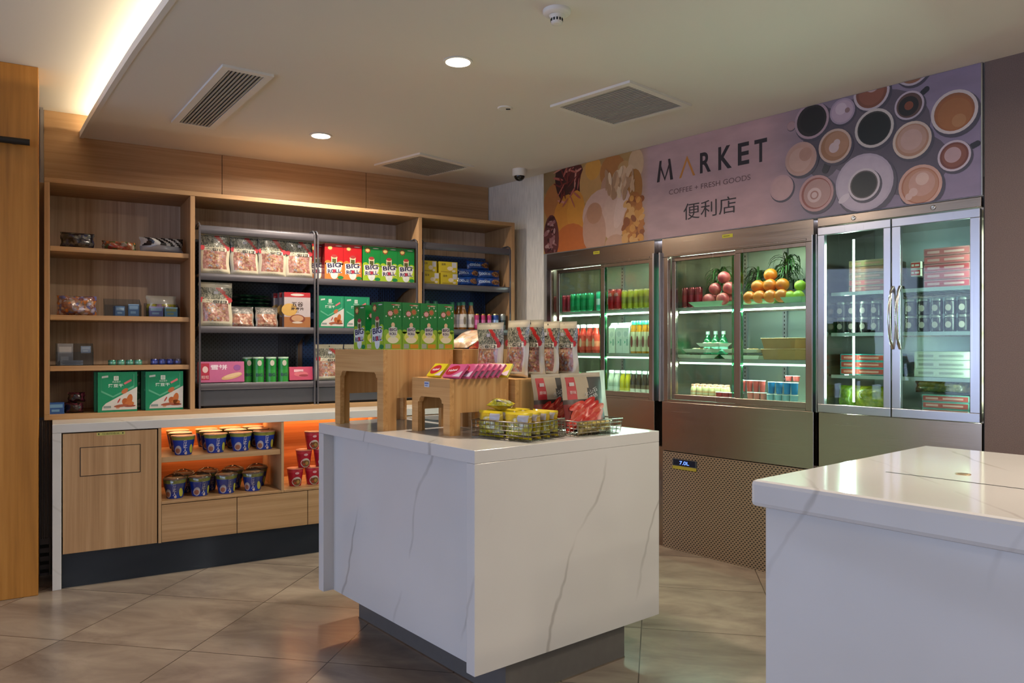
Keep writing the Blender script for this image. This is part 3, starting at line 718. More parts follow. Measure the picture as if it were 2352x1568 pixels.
for a, b_ in ((.53, 1.13), (1.19, 1.84)):
    m = MB(); m.box(a, b_, CD-.03, CD-.018, .792, .801, emit('#ffb070', 5)); part('light_strip', m, BC, 'glowing warm light strip')
    light('cubby_light', A, (a+b_)/2, CD-.05, .795, 1.6*LAMP, (1, .52, .22), b_-a, .02)
    light('cubby_light', A, (a+b_)/2, CD-.06, .603, .5*LAMP, (1, .52, .22), b_-a, .02)

# ================================================================ island
IS = thing('stone_island', 'white veined marble display island on a grey plinth in the centre', 'island counter', I, 0, 0, 0)
IL, IW = 1.193, .948; IB, IT = .141, .899
pbox('top_slab', -IL, 0, 0, IW, IT-.045, IT, STONE, IS, .0015)
pbox('end_slab', -.047, 0, 0, IW, IB, IT-.0455, STONE, IS, .0015); pbox('end_slab', -IL, -IL+.047, 0, IW, IB, IT-.0455, STONE, IS, .0015)
pbox('front_panel', -IL+.0475, -.0475, .05, .07, IB, IT-.0455, STONE, IS, 0); pbox('back_panel', -IL+.0475, -.0475, IW-.07, IW-.05, IB, IT-.0455, STONE, IS, 0)
pbox('underside', -IL+.0475, -.0475, .0705, IW-.0705, IB+.001, IB+.02, col('#6d6a68', .6), IS, 0)
kx, kz = [I.px(1161.4, .156)], 0
pbox('plinth', -.028-1.075, -.028, .156, .767, 0, IB+.0008, col('#6e6a66', .4, .3), IS, 0, 'grey metal plinth'); pbox('plinth_trim', -.028-1.077, -.026, .154, .769, 0, .006, CHROME, IS, 0)

# right counter
RC = thing('stone_service_counter', 'white stone service counter with rounded top edge at lower right', 'counter', K, 0, 0, 0)
KL, KW = 1.75, 1.075
pbox('top_slab', 0, KL, 0, KW, .83, .9, STONE, RC, .012); pbox('body', .028, KL-.03, .028, KW-.03, 0, .8295, STONE, RC, .002)
x0, _ = K.P(2035, 1083.4, 0); 
# slot runs parallel to the front edge
def onc(px, py, z=.9):   # point on counter top -> frame coords
    Y = (H-z)*F/(py-CY); X = (px-CX)/F*Y; dx, dy = X-K.o[0], Y-K.o[1]; return dx*K.x[0]+dy*K.x[1], dx*K.y[0]+dy*K.y[1]
sx, sy = onc(2035, 1083.4)
m = MB(); m.box(sx, KL-.2, sy-.0028, sy+.0028, .9002, .9006, DARK); m.box(KL-.2, KL-.1944, sy-.0028, .95*KW, .9002, .9006, DARK); part('slot', m, RC, 'thin dark seam in the top')
gx, gy = onc(2212, 1089)
m = MB(); m.lathe([(.019, .9002), (.019, .9016), (.015, .9016)], col('#c9b189', .3, .6), gx, gy, 24); part('finger_ring', m, RC, 'small pale brass ring')
m = MB(); m.lathe([(.013, .9003), (.013, .9020)], col('#77664c', .5), gx, gy, 20); part('finger_hole', m, RC)

# ================================================================ risers on the island
def riser(label, x1, y0, w, d, h, leg=.05, apron=.06, leg2=.05):
    """x1 = right edge along the island length, y0 = front"""
    t = thing('wooden_riser', label, 'display riser', I, x1-w, y0, IT); th = .02
    # front and back frames with a soft arched opening
    def arch(y, dd):
        m = MB(); z1 = h; pts_o = [(0, 0), (0, z1), (w, z1), (w, 0)]
        c = .022
        inn = [(w-leg, 0), (w-leg, z1-apron-c), (w-leg-c*.45, z1-apron-c), (w-leg-c*.6, z1-apron-c*.4), (w-leg-c*1.1, z1-apron), (leg+c*1.1, z1-apron), (leg+c*.6, z1-apron-c*.4), (leg+c*.45, z1-apron-c), (leg, z1-apron-c), (leg, 0)]
        pts = pts_o+inn; n = len(pts)
        m.add([(a, y, b) for a, b in pts]+[(a, y+dd, b) for a, b in pts], [tuple(range(n))[::-1], tuple(range(n, 2*n))]+[(i, (i+1) % n, (i+1) % n+n, i+n) for i in range(n)], WRX)
        return m
    part('front_frame', arch(0, th), t); part('back_frame', arch(d-th, th), t)
    for x in (0, w-th):
        m = MB(); zb = h*.40; n = 8; pts = [(th, h), (d-th, h), (d-th, 0), (d-leg2, 0), (d-leg2, zb), (leg2, zb), (leg2, 0), (th, 0)]
        m.add([(x, a, b) for a, b in pts]+[(x+th, a, b) for a, b in pts], [tuple(range(n)), tuple(range(n, 2*n))[::-1]]+[(i, i+n, (i+1) % n+n, (i+1) % n) for i in range(n)], WR)
        part('side_panel', m, t)
    pbox('top_board', th+.0005, w-th-.0005, th+.0005, d-th-.0005, h-.02, h-.0005, WRX, t, 0)
    return t
RT = (-.699, .052, .435, .347, .335)      # tall: right x, front y, w, d, h
RS = (-.385, .1655, .275, .293, .221)     # small
RQ = (-.363, .4755, .275, .36, .213)      # behind, carries candy bags
RB = (-.672, .43, .40, .36, .335)         # behind the tall one
riser('tall arched oak riser at left carrying the green snack boxes', *RT, leg=.05, apron=.095, leg2=.062)
riser('low arched oak riser in front with pink and yellow packs and price tag', *RS, leg=.045, apron=.075)
riser('low oak riser behind carrying the row of candy bags', *RQ, leg=.045, apron=.075)
riser('tall oak riser at the back behind the green box row', *RB, leg=.05, apron=.095)
m = MB(); m.box(0, .034, -.003, 0, 0, .022, col('#c9ccd6', .4)); m.rect(.003, .031, .012, .018, -.0034, col('#5b6ea8', .5)); m.rect(.004, .026, .004, .008, -.0034, col('#7080a0', .5))
one('price_tag', 'small white price tag stuck on front of the low arched riser', 'price tag', m, I, I.px(976, .1650), .1650, IT+.185)
riser_top = lambda r: IT+r[4]

# ================================================================ refrigerators
FD = .62
def cooler_body(t, x0, x1, top, doors_v):
    W = x1-x0
    pbox('side_wall', 0, .022, .03, FD, .0, top, STEEL, t, 0); pbox('side_wall', W-.022, W, .03, FD, .0, top, STEEL, t, 0)
    pbox('back_wall', .0225, W-.0225, FD-.03, FD, .597, top-.03, INSIDE, t, 0); pbox('top_wall', .0225, W-.0225, .03, FD-.0305, top-.04, top-.001, STEEL, t, 0)
    pbox('well', .0225, W-.0225, .03, FD-.0305, .60, .915, INSIDE, t, 0)
    pbox('lower_panel', 0, W, .0, .029, .602, .905, STEELX, t, .002); pbox('vent_panel', 0.004, W-.004, .004, .03, .0, .597, VENTM, t, 0)
    m = MB(); m.box(.002, W-.002, .02, .029, .597, .602, DARK); part('seam', m, t)
def shelfg(t, W, z, y0=.09, y1=.56):
    m = MB(); m.box(.03, W-.03, y0, y1, z-.008, z, GLASS); m.box(.03, W-.03, y0-.006, y0, z-.018, z-.0003, col('#aeb8ae', .3, .6)); m.box(.03, W-.03, y1, y1+.01, z-.02, z, STEEL)
    for k in range(12): xx = .05+(W-.1)*k/11; m.box(xx-.0015, xx+.0015, y0, y1, z-.012, z-.0085, col('#aeb8ae', .3, .6))
    part('shelf', m, t)
def tube(t, x0, x1, y, z, s=9, vertical=False, l=0):
    m = MB(); m.tube([(x0, y, z), (x1, y, z if not vertical else l)], .006, emit('#e8fff0', s)); part('glow_strip', m, t, 'glowing white light tube')
def slide_door(t, x0, x1, z0, z1, v, handle):
    """frame + pane, x in cooler coords"""
    d = thing_part('sliding_door', t); s = .028
    fm = MB(); fm.box(x0, x1, v, v+.02, z0, z0+.032, STEEL); fm.box(x0, x1, v, v+.02, z1-.032, z1, STEEL)
    fm.box(x0, x0+s, v, v+.02, z0+.0325, z1-.0325, STEEL); fm.box(x1-s, x1, v, v+.02, z0+.0325, z1-.0325, STEEL)
    hx = x0 if handle == 'l' else x1-s
    return fm, d
def thing_part(name, par):
    o = link(bpy.data.objects.new(name, None)); o.parent = par; o.empty_display_size = .05; return o
def door(t, nm, x0, x1, z0, z1, v, mat, sl, sr, sb, st_, pane=GLASS, green=None):
    fm = MB(); T = .026
    fm.box(x0, x1, v, v+T, z0, z0+sb, mat); fm.box(x0, x1, v, v+T, z1-st_, z1, mat)
    fm.box(x0, x0+sl, v, v+T, z0+sb, z1-st_, mat); fm.box(x1-sr, x1, v, v+T, z0+sb, z1-st_, mat)
    d = part(nm, fm, t, bev=.002)
    p = MB(); p.box(x0+sl-.003, x1-sr+.003, v+T*.4, v+T*.4+.005, z0+sb-.003, z1-st_+.003, pane); part('pane', p, d)
    if green:
        p = MB(); xx = x1-sr if green == 'r' else x0+sl-.0; p.box(xx-.012 if green == 'r' else xx, xx if green == 'r' else xx+.012, v+.0, v+T*.4, z0+sb, z1-st_, GLASSG); part('glass_edge', p, d)
    return d
def cooler2(label, x0, x1, d1, d2, shelves, tag_px):
    t = thing('display_fridge', label, 'fridge', B, x0, 0, 0); W = x1-x0; top = 1.915
    cooler_body(t, x0, x1, top, 0)
    m = MB(); m.box(0, W, 0, .029, 1.80, top, STEELX); m.box(.04, W-.04, -.003, 0, 1.806, 1.818, STEEL); part('header', m, t, bev=.002)
    a = B.px(tag_px[0])-x0; m = MB(); m.rect(a, a+.058 if tag_px[0] < 1500 else a+.07, 1.873, 1.893, -.0008, col('#c9bc1e', .5)); m.rect(a+.008, a+.05, 1.880, 1.886, -.0012, col('#8a7c20', .5)); part('header_sticker', m, t, 'small yellow sticker')
    for q in ((0, .045), (W-.045, W)):
        m = MB(); m.box(q[0], q[1], 0, .029, .906, 1.799, STEEL); part('frame_upright', m, t, bev=.002)
    m = MB(); m.box(.0455, W-.0455, 0, .03, .906, .918, STEEL); part('sill', m, t)
    door(t, 'sliding_door', d1[0]-x0, d1[1]-x0, .919, 1.799, .034, STEEL, .030, .026, .032, .026, green='r')
    door(t, 'sliding_door', d2[0]-x0, d2[1]-x0, .919, 1.799, .004, STEEL, .036, .036, .032, .022, green='l')
    for z in shelves: shelfg(t, W, z)
    for z in shelves: 
        tube(t, .06, W-.06, .10, z-.028, 9 if z > 1.3 else 3.5)
        light('fridge_light', B, (x0+x1)/2, .11, z-.036, 5.0*FRL*(1.0 if z > 1.3 else .6), GRN, W-.12, .02, rot=(rad(-14), 0, 0))
    tube(t, .06, W-.06, .12, 1.85, 3); light('fridge_light', B, (x0+x1)/2, .10, 1.835, 2.6*FRL, GRN, W-.12, .02, rot=(rad(-20), 0, 0))
    m = MB()
    for k in range(26): xx = .06+(W-.12)*k/25; m.box(xx-.004, xx+.004, FD-.034, FD-.031, 1.60, 1.66, DARK)
    m.box(.04, W-.04, FD-.0335, FD-.0305, 1.52, 1.53, DARK); part('back_slots', m, t)
    for f_ in (.22, .5, .78):
        m = MB(); xx = W*f_; m.box(xx-.014, xx+.014, FD-.045, FD-.031, .93, 1.86, STEELC)
        for k in range(36): m.box(xx-.003, xx+.003, FD-.0458, FD-.0452, .95+k*.025, .962+k*.025, DARK)
        part('slotted_rail', m, t)
    return t
FA = (-1.402, -.408); FB = (-.348, .648); FC = (.676, 1.438)
SHA = [1.200, 1.495]; SHB = [1.172, 1.487]
ca = cooler2('stainless display fridge at left filled with canned and bottled drinks', *FA, (-1.335, -.868), (-.872, -.412), SHA, (1363,))
cb = cooler2('stainless display fridge in the middle with apples and oranges on top shelf', *FB, (-.300, .170), (.172, .640), SHB, (1659,))
# digital thermostat on the middle fridge
x, z = B.P(1572, 1067); m = MB(); tw = (B.px(1600)-B.px(1545))/2; m.box(-tw, tw, -.004, 0, -.036, .026, col('#3a4048', .3)); t = thing('thermostat', 'digital thermostat with blue figures on the perforated fridge panel', 'thermostat', B, x, .003, z+.004)
part('bezel', m, t); m = MB(); m.rect(-tw*.92, tw*.88, -.012, .023, -.0045, col('#141c30', .2)); part('screen', m, t)
m = MB(); m.text('7.0L', .0, .005, .021, -.005, emit('#5a7cff', 4), w=.07); part('digits', m, t, 'glowing blue digits'); m = MB(); m.rect(-tw, tw, -.036, -.016, -.0046, col('#a09030', .4)); part('label_strip', m, t, 'yellow strip')
# glass fins between the cabinets
for k, (a, b_) in enumerate(((-.4075, -.3485), (.6485, .6755))):
    t = thing('glass_fin', ('green glass fin in steel channel between left and middle fridges', 'green glass fin in steel channel beside the upright two-door fridge')[k], 'glass fin', B, 0, 0, 0)
    w_ = b_-a
    m = MB(); m.box(a, a+w_*.2, -.02, .10, .905, 1.83, STEELC); m.box(b_-w_*.15, b_, -.02, .10, .905, 1.83, STEELC); m.box(a, b_, .10, .11, .62, 1.85, DARK); m.box(a, b_, 0.02, .5, 0, .62, STEEL); part('channel', m, t)
    m = MB(); m.box(a+w_*.2, b_-w_*.15, .02, .028, .91, 1.825, GLASSG); part('pane', m, t)
    m = MB(); m.box(a+w_*.35, b_-w_*.35, .085, .095, 1.0, 1.75, emit('#b8f0cc', 2.2)); part('glow_strip', m, t)  # no lamp here: emission added inside the fin to make the green glass look lit
# upright two-door fridge
t = thing('upright_fridge', 'upright two-door stainless fridge with curved handles at right', 'fridge', B, FC[0], 0, 0); W = FC[1]-FC[0]
cooler_body(t, *FC, 1.912, 0)
m = MB(); m.box(0, W, -.012, .029, 1.868, 1.912, STEELX); hd = part('header', m, t, bev=.002)
for px_ in (1963, 2146):
    x = B.px(px_)-FC[0]; m = MB(); m.M = Matrix.Translation((x, -.012, 1.89)) @ Matrix.Rotation(rad(90), 4, 'X'); m.lathe([(.011, 0), (.011, .004), (.007, .007), (.003, .004)], CHROME, n=18); part('lock', m, hd)
d1 = door(t, 'hinged_door', .006, .374, .908, 1.861, -.022, STEELC, .036, .034, .042, .040)
d2 = door(t, 'hinged_door', .380, W-.002, .908, 1.861, -.022, STEELC, .040, .040, .042, .040)
for px_, dd in ((2045, d1), (2062, d2)):
    x = B.px(px_, -.05)-FC[0]; m = MB(); pts = []
    for k in range(13):
        f = k/12; pts.append((x, -.024-.040*math.sin(math.pi*f)**.6, 1.237+f*.296))
    m.tube(pts, .0075, CHROME, 10); part('handle', m, dd, 'curved chrome handle')
for z in (1.10, 1.318, 1.528): shelfg(t, W, z, .08)
for (xx, s_) in ((B.px(1963, .12)-FC[0], 9), (W-.06, 6)):
    tube(t, xx, xx, .11, 1.80, s_, True, .96)
light('fridge_light', B, FC[0]+.10, .10, 1.38, 3.2*FRL, GRN, .02, .8, rot=(rad(90), 0, rad(180+40)))
light('fridge_light', B, FC[1]-.06, .10, 1.38, 2.2*FRL, GRN, .02, .8, rot=(rad(90), 0, rad(180-40)))
# ================================================================ product kit
def can(r, h, c, top='#b9b9b9', band=None, txt=None, tc='#e8e8e8', n=18):
    def f():
        m = MB(); t = col(top, .25, .9)
        m.lathe([(r*.82, 0), (r, h*.05), (r, h*.30), (r, h*.62), (r, h*.92), (r*.84, h*.985), (r*.84, h)], [t, col(c, .3, .3), col(band or c, .3, .3), col(c, .3, .3), t, t], n=n)
        m.lathe([(r*.74, h*.985), (r*.74, h*.9851)], t, n=n)
        if txt: m.text(txt, 0, h*.72, h*.16, -r, col(tc, .4), w=r*1.2, bold=True, off=lambda X, Z: -math.sqrt(max(r*r-X*X, 0))-.0008)
        return m
    return cm(('can', r, h, c, band, txt), f)
def bottle(r, h, c, cap, lab=None, neck=.4, lz=(.15, .6), capr=None, liquid=None, shoulder=.62):
    """-> list of parts"""
    cr = capr or r*.45
    def body():
        m = MB(); k = col(c, .15, 0, .5)
        m.lathe([(r*.9, 0), (r, h*.03), (r*.97, h*.3), (r, h*shoulder), (r*.8, h*(shoulder+.1)), (cr*.95, h*(shoulder+.2)), (cr*.9, h*.9)], k, n=16); return m
    def capm():
        m = MB(); m.lathe([(cr, h*.88), (cr, h*.995), (cr*.9, h)], col(cap, .4), n=16); return m
    P_ = [('body', cm(('bottle', r, h, c, cr, shoulder), body)), ('cap', cm(('cap', cr, h, cap), capm))]
    if lab:
        def lb():
            m = MB(); q = [col(lab[0], .4), col(lab[1], .4), col(lab[0], .4)]; z0, z1 = lz; d = (z1-z0)
            m.lathe([(r*1.02, h*z0), (r*1.02, h*(z0+d*.25)), (r*1.02, h*(z0+d*.6)), (r*1.02, h*z1)], q, n=16)
            if len(lab) > 2: m.oval(0, h*(z0+z1)/2, r*.4, h*d*.3, -r*1.04, col(lab[2], .4), 12)
            return m
        P_.append(('label', cm(('blabel', r, h, lab, lz), lb)))
    return P_
def carton(w, d, h, c, top, art=None, key=''):
    def f():
        m = MB(); k = col(c, .4); m.box(-w/2, w/2, 0, d, 0, h*.84, k)
        m.add([(-w/2, 0, h*.84), (w/2, 0, h*.84), (w/2, d, h*.84), (-w/2, d, h*.84), (-w/2, d/2, h*.95), (w/2, d/2, h*.95)], [(0, 1, 5, 4), (2, 3, 4, 5), (1, 2, 5), (3, 0, 4)], col(top, .4))
        m.box(-w/2, w/2, d/2-.002, d/2+.002, h*.94, h, col(top, .4))
        if art: art(m)
        return m
    return cm(('carton', w, h, c, key), f)
def pack(w, d, h, c, art=None, key='', side=None, top=None, bl=None):
    """a printed box, front at y=0"""
    def f():
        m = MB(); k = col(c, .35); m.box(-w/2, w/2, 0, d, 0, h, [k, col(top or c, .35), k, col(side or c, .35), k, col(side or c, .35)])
        if art: art(m, w, d, h)
        return m
    return cm(('pack', w, d, h, c, key), f)

def squeeze(os_, xs, w):
    if len(xs) < 2: return
    s = min(abs(xs[i+1]-xs[i]) for i in range(len(xs)-1)); f = min(1, (s-.0012)/w)
    for o in os_: o.scale = (f, f, 1)
def wid(o):
    l = [o]+list(o.children); return max(max(v.co.x for v in q.data.vertices)-min(v.co.x for v in q.data.vertices) for q in l if q.type == 'MESH')
# ---- printed designs -------------------------------------------------------
def star(m, cx, cz, r, y, c, n=5, rot=0):
    pts = []
    for i in range(2*n):
        a = rot+math.pi/2+math.pi*i/n; q = r if i % 2 == 0 else r*.5; pts.append((cx+q*math.cos(a), cz+q*math.sin(a)))
    m.poly(pts, y, c)
def bubble(m, t, cx, cz, h, y, w, rot=0, c='#26204a', out='#e6e0e6'):
    m.text(t, cx, cz, h*1.22, y, col(out, .5), w=w*1.16, bold=True, rot=rot)
    m.text(t, cx, cz, h, y-.0006, col(c, .5), w=w, bold=True, rot=rot)
def cloud(m, x0, x1, z0, zt, y, c, n=4, flip=False):
    m.rect(x0, x1, z0, zt, y, c); q = (x1-x0)/n
    for i in range(n): m.oval(x0+q*(i+.5), zt, q*.5, q*.42, y, c, 14)
def roll_front(main, light, glow):
    def art(m, w, d, h):
        y = -.0006; g = col(light, .4); cloud(m, -w/2, w/2, 0, h*.46, y, g, 3)
        m.oval(0, h*.3, w*.42, h*.2, y-.0003, col(glow, .4))
        # star burst
        bx, bz = -w*.22, h*.88
        star(m, bx, bz, w*.2, y-.0005, col('#b03a2c', .5), 9); m.oval(bx, bz, w*.11, w*.09, y-.0008, col('#cdb06a', .5))
        m.oval(w*.24, h*.945, w*.17, h*.012, y-.0005, col('#d8d0c8', .5)); 
        m.oval(0, h*.33, w*.40, h*.15, y-.0006, col('#dcdcd4', .5)); m.oval(0, h*.14, w*.2, h*.13, y-.0007, col('#dcdcd4', .5))
        # plain dark roll shape on a stick instead of a picture figure
        m.rect(-w*.15, w*.15, h*.45, h*.60, y-.0007, col('#d9d0b8', .5)); m.rect(-w*.11, w*.11, h*.44, h*.58, y-.0009, col('#4e5128', .5))
        m.oval(0, h*.62, w*.17, h*.06, y-.0008, col('#d9bf94', .5)); m.oval(0, h*.655, w*.15, h*.045, y-.001, col('#a03434', .5))
        bubble(m, 'BIG', 0, h*.40, h*.125, y-.0012, w*.72, .10); bubble(m, 'ROLL', 0, h*.235, h*.105, y-.0012, w*.70, .08)
        m.oval(0, h*.235, w*.09, h*.05, y-.0020, col('#b23348', .5)); 
        m.oval(w*.34, h*.06, w*.16, h*.05, y-.0009, col('#0f7a3a', .5)); m.oval(0, h*.07, w*.09, h*.06, y-.001, col('#cfd6cf', .5))
    return art
def roll_side(main, light):
    """printed on the +x side: y runs along the side"""
    def art(m, w, d, h):
        keep = m.M.copy(); m.M = keep @ Matrix.Translation((w/2, d/2, 0)) @ Matrix.Rotation(rad(90), 4, 'Z'); y = -.0006; q = d
        cloud(m, -q/2, q/2, 0, h*.38, y, col(light, .4), 4); m.oval(0, h*.26, q*.4, h*.12, y-.0003, col('#d6dc62', .4))
        m.oval(0, h*.2, q*.3, h*.07, y-.0004, col('#e0dfc0', .4))
        star(m, -q*.15, h*.76, q*.2, y-.0005, col('#b5382c', .5), 10); m.oval(-q*.15, h*.76, q*.13, q*.11, y-.0008, col('#d9a0a0', .5))
        star(m, q*.15, h*.80, q*.2, y-.0007, col('#a8812c', .5), 10); m.oval(q*.15, h*.80, q*.12, q*.1, y-.0009, col('#b05a30', .5))
        for a, b_ in ((-.38, .7), (.4, .84), (.36, .7), (.02, .9), (-.1, .66), (.3, .9), (.1, .69)): star(m, q*a, h*b_, q*.05, y-.0011, col('#dfe6d8', .5), 4)
        m.oval(q*.2, h*.94, q*.2, h*.014, y-.0005, col('#c9a890', .5)); m.oval(q*.02, h*.945, q*.12, h*.01, y-.0006, col('#b84438', .5))
        m.oval(0, h*.52, q*.1, h*.05, y-.0006, col('#d9b890', .5)); m.oval(0, h*.37, q*.24, h*.12, y-.0008, col('#cfd2c6', .5))
        bubble(m, 'BIG', 0, h*.42, h*.065, y-.001, q*.40, .05); bubble(m, 'ROLL', 0, h*.335, h*.055, y-.001, q*.38, .05)
        m.rect(-q*.42, -q*.14, h*.02, h*.12, y-.0008, col('#9aa89a', .5)); m.rect(-q*.06, q*.40, h*.02, h*.11, y-.0009, col('#c98e18', .5))
        m.M = keep
    return art
def both(a, b):
    def f(m, w, d, h): a(m, w, d, h); b(m, w, d, h)
    return f
def rollbox(kind, w, d, h):
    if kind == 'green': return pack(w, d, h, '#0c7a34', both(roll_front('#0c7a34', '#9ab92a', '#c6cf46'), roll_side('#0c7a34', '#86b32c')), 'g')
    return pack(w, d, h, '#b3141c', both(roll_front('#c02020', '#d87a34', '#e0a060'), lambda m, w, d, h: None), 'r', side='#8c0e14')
# candy pouch ("old street" peanut candy)
def candy(w, h, t, nx, nz, seed, txt=True):
    sg = ['#8a8a76', '#a09e88', '#56584c', '#b5b09a']; pk = ['#b98a82', '#a87670', '#c29a8c', '#9c6a5c']; nt_ = ['#b08a68', '#c8a480', '#94664e', '#a09ca0', '#c09c80', '#b87c70', '#c49a92']
    rr = random.Random(seed); BE = col('#b3a990', .35, 0, .3); BE2 = col('#c0b79f', .35, 0, .3); NV = col('#10131c', .12, 0, .6); NV2 = col('#2a3350', .15, 0, .6); RD = col('#b02a26', .35)
    SAGE = vor(('#6e6f60', '#a8a48e', '#8a8a78', '#55574b', '#b5ae98'), 260, .3, .3, (1, 1, .55)); NUT = vor(tuple(nt_)+('#b98a82', '#a06050'), 95, .25, .4); PK = vor(tuple(pk), 60, .25, .5, smooth=True)
    def fn(u, v, front):
        if not front: return NV
        if v > .88: return BE
        if v > .60:
            if abs((u-.70)*.9+(v-.77)*1.25) < .07 and abs(u-.70) < .19 and v > .63: return RD
            return SAGE
        if v > .52: return BE2
        if .13 < u < .87 and v > .10: return NUT if .24 < u < .80 else PK
        return BE2
    def f():
        m = MB(); m.pillow(w, h, t, fn, nx, nz, True, .13, seed)
        S = m.surf
        for cx in (-.40, .40): 
            m.add([(w*cx+w*.085*math.cos(k*.5236), S(w*cx, h*.60)-.001-.001*0, h*.60+w*.085*math.sin(k*.5236)) for k in range(12)], [tuple(range(12))], col('#b2343c', .4))
        if txt:
            m.text('老街口', -.0, h*.565, h*.085, 0, col('#e0dccb', .5), w=w*.72, bold=True, off=lambda X, Z: S(X, Z)-.0005); 
            m.text('老街口', -.0, h*.565, h*.07, 0, col('#15120f', .5), w=w*.62, bold=True, off=lambda X, Z: S(X, Z)-.0015)
            m.text('花生牛轧', w*.01, h*.06, h*.03, 0, col('#77786c', .5), w=w*.4, off=lambda X, Z: S(X, Z)-.001)
        m.rect(-w*.06, w*.07, h*.74, h*.80, S(0, h*.77)-.001, col('#c4c2c8', .4))
        m.oval(0, h*.945, .0035, .0045, -.0022, DARK, 10)
        return m
    return cm(('candy', w, h, t, seed, nx), f)
def green_tofu(w, d, h):
    def art(m, w, d, h):
        y = -.0006; W_ = col('#c9c4bd', .4); LG = col('#58a884', .4)
        m.poly([(-w*.40, h*.05), (w*.49, h*.05), (w*.5, h*.62), (-w*.30, h*.22), (-w*.38, h*.14)], y, W_)
        m.poly([(-w*.42, h*.55), (-w*.12, h*.40), (w*.42, h*.66), (w*.42, h*.60), (-w*.12, h*.36), (-w*.42, h*.50)], y-.0002, LG)
        m.rect(w*.405, w*.42, h*.66, h*.95, y-.0002, LG); m.rect(-w*.42, -w*.405, h*.5, h*.92, y-.0002, col('#2f8a62', .4))
        m.rect(-w*.10, w*.02, h*.79, h*.90, y-.0004, col('#d4dcd2', .4)); m.text('日', -w*.04, h*.845, h*.07, y-.0008, col('#3a8a68', .4))
        m.text('良品铺子', -w*.03, h*.755, h*.045, y-.0004, col('#c8ddd0', .4)); m.text('薄豆干', -w*.05, h*.66, h*.085, y-.0004, col('#d2e2d6', .4), w=w*.38, bold=True)
        m.poly([(w*.18, h*.68), (w*.36, h*.77), (w*.34, h*.82), (w*.15, h*.72)], y-.0004, col('#c86a70', .4)); m.poly([(-w*.40, h*.85), (-w*.24, h*.87), (-w*.24, h*.92), (-w*.40, h*.9)], y-.0004, col('#b9c4bc', .4))
        for a, b_, r1, r2, ro, c in ((.18, .52, .10, .055, .7, '#b0643a'), (.30, .30, .075, .14, -.2, '#b5622c'), (.20, .24, .09, .10, .4, '#a8541f'), (.30, .2, .12, .06, 0, '#b86a34'), (.08, .15, .18, .035, .1, '#9c5238'), (.30, .14, .16, .03, 0, '#8a3c26'), (.03, .28, .02, .07, -.5, '#a83a34'), (.0, .10, .05, .02, 0, '#c08a68')):
            m.oval(w*a, h*b_, w*r1, h*r2, y-.0004-.0002*len(m.f) % .0004, col(c, .4), 14, ro)
        m.rect(-w*.36, -w*.17, h*.10, h*.155, y-.0005, col('#7f8c88', .5))
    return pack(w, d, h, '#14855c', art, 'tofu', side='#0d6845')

# ================================================================ left bay of the shelf unit
def fit(fr, xa, xb, yt, yb, v):
    a, b_ = fr.px(xa, v), fr.px(xb, v); xc = (a+b_)/2; z1 = fr.z(xc, v, yt); z0 = fr.z(xc, v, yb); return xc, b_-a, z1-z0
def rnd_film(colors, seed, r=.2):
    return lambda u, v, f: vor(tuple(colors), 55+seed % 7, r)
def zebra(u, v, f):
    s = math.sin((u*26+3*math.sin(v*5+u*4)+v*7)); return col('#17161a' if s > 0 else '#b9b8b6', .3) if v > .38 else col('#8c8f96', .2, 0, .5)
def flatbag(label, name, cat, xa, xb, yt, yb, v, zs, fn, t, seed, lay=0, nx=16, nz=8):
    xc, w, h = fit(A, xa, xb, yt, yb, v); m = MB(); m.pillow(w, h, t, fn, nx, nz, False, .16, seed, .03)
    return one(name, label, cat, m, A, xc, v+t/2, zs+.001, rx=rad(-6))
flatbag('black wrapped food bag on the top shelf of the left bay', 'food_bag', 'bag', 138, 218, 528, 566, .36, SHZ[2], rnd_film(['#15131a', '#23222a', '#2a2c4a', '#4a4648', '#5c5850'], 3), .10, 3)
flatbag('small orange and green food bag in middle of top shelf', 'food_bag', 'bag', 234, 314, 550, 573, .36, SHZ[2], rnd_film(['#8a4a30', '#b0683c', '#4c5c34', '#9a8c78', '#8a3026'], 5), .09, 5)
flatbag('zebra striped bag on the top shelf of the left bay', 'zebra_bag', 'bag', 322, 424, 546, 583, .36, SHZ[2], zebra, .10, 7, nx=40, nz=12)
flatbag('multicoloured sweets bag at left of the second shelf', 'food_bag', 'bag', 130, 223, 677, 723, .35, SHZ[1], rnd_film(['#9a6a58', '#c0a090', '#7a4a48', '#c87c40', '#6a6aa0', '#a8a0b8', '#8c7c70'], 9), .10, 9)
def tray(label, xa, xb, yt, yb, v, zs, d, items, group=None):
    xc, w, h = fit(A, xa, xb, yt, yb, v); t = thing('acrylic_tray', label, 'tray', A, xc, v, zs+.0005, group=group); q = .0025
    m = MB(); m.box(-w/2, w/2, 0, d, 0, q, ACRYL); m.box(-w/2, w/2, 0, q, q, h*.62, ACRYL); m.box(-w/2, w/2, d-q, d, q, h, ACRYL)
    for s in (-w/2, w/2-q): m.add([(s, q, q), (s+q, q, q), (s+q, d-q, q), (s, d-q, q), (s, q, h*.62), (s+q, q, h*.62), (s+q, d-q, h), (s, d-q, h)], [(3, 2, 1, 0), (4, 5, 6, 7), (0, 1, 5, 4), (1, 2, 6, 5), (2, 3, 7, 6), (3, 0, 4, 7)], ACRYL)
    part('tray_shell', m, t); return xc, w, h
def small(name, label, cat, xc, v, z, w, d, h, c, c2='#d8dce4', rz=0, group=None, c3=None):
    def art(m, w, d, h): m.rect(-w*.4, w*.4, h*.55, h*.85, -.0006, col(c2, .4)); m.rect(-w*.3, w*.2, h*.2, h*.4, -.0006, col(c3 or c2, .4))
    return one(name, label, cat, pack(w, d, h, c, art, c2+str(c3)), A, xc, v, z, rz, group=group)
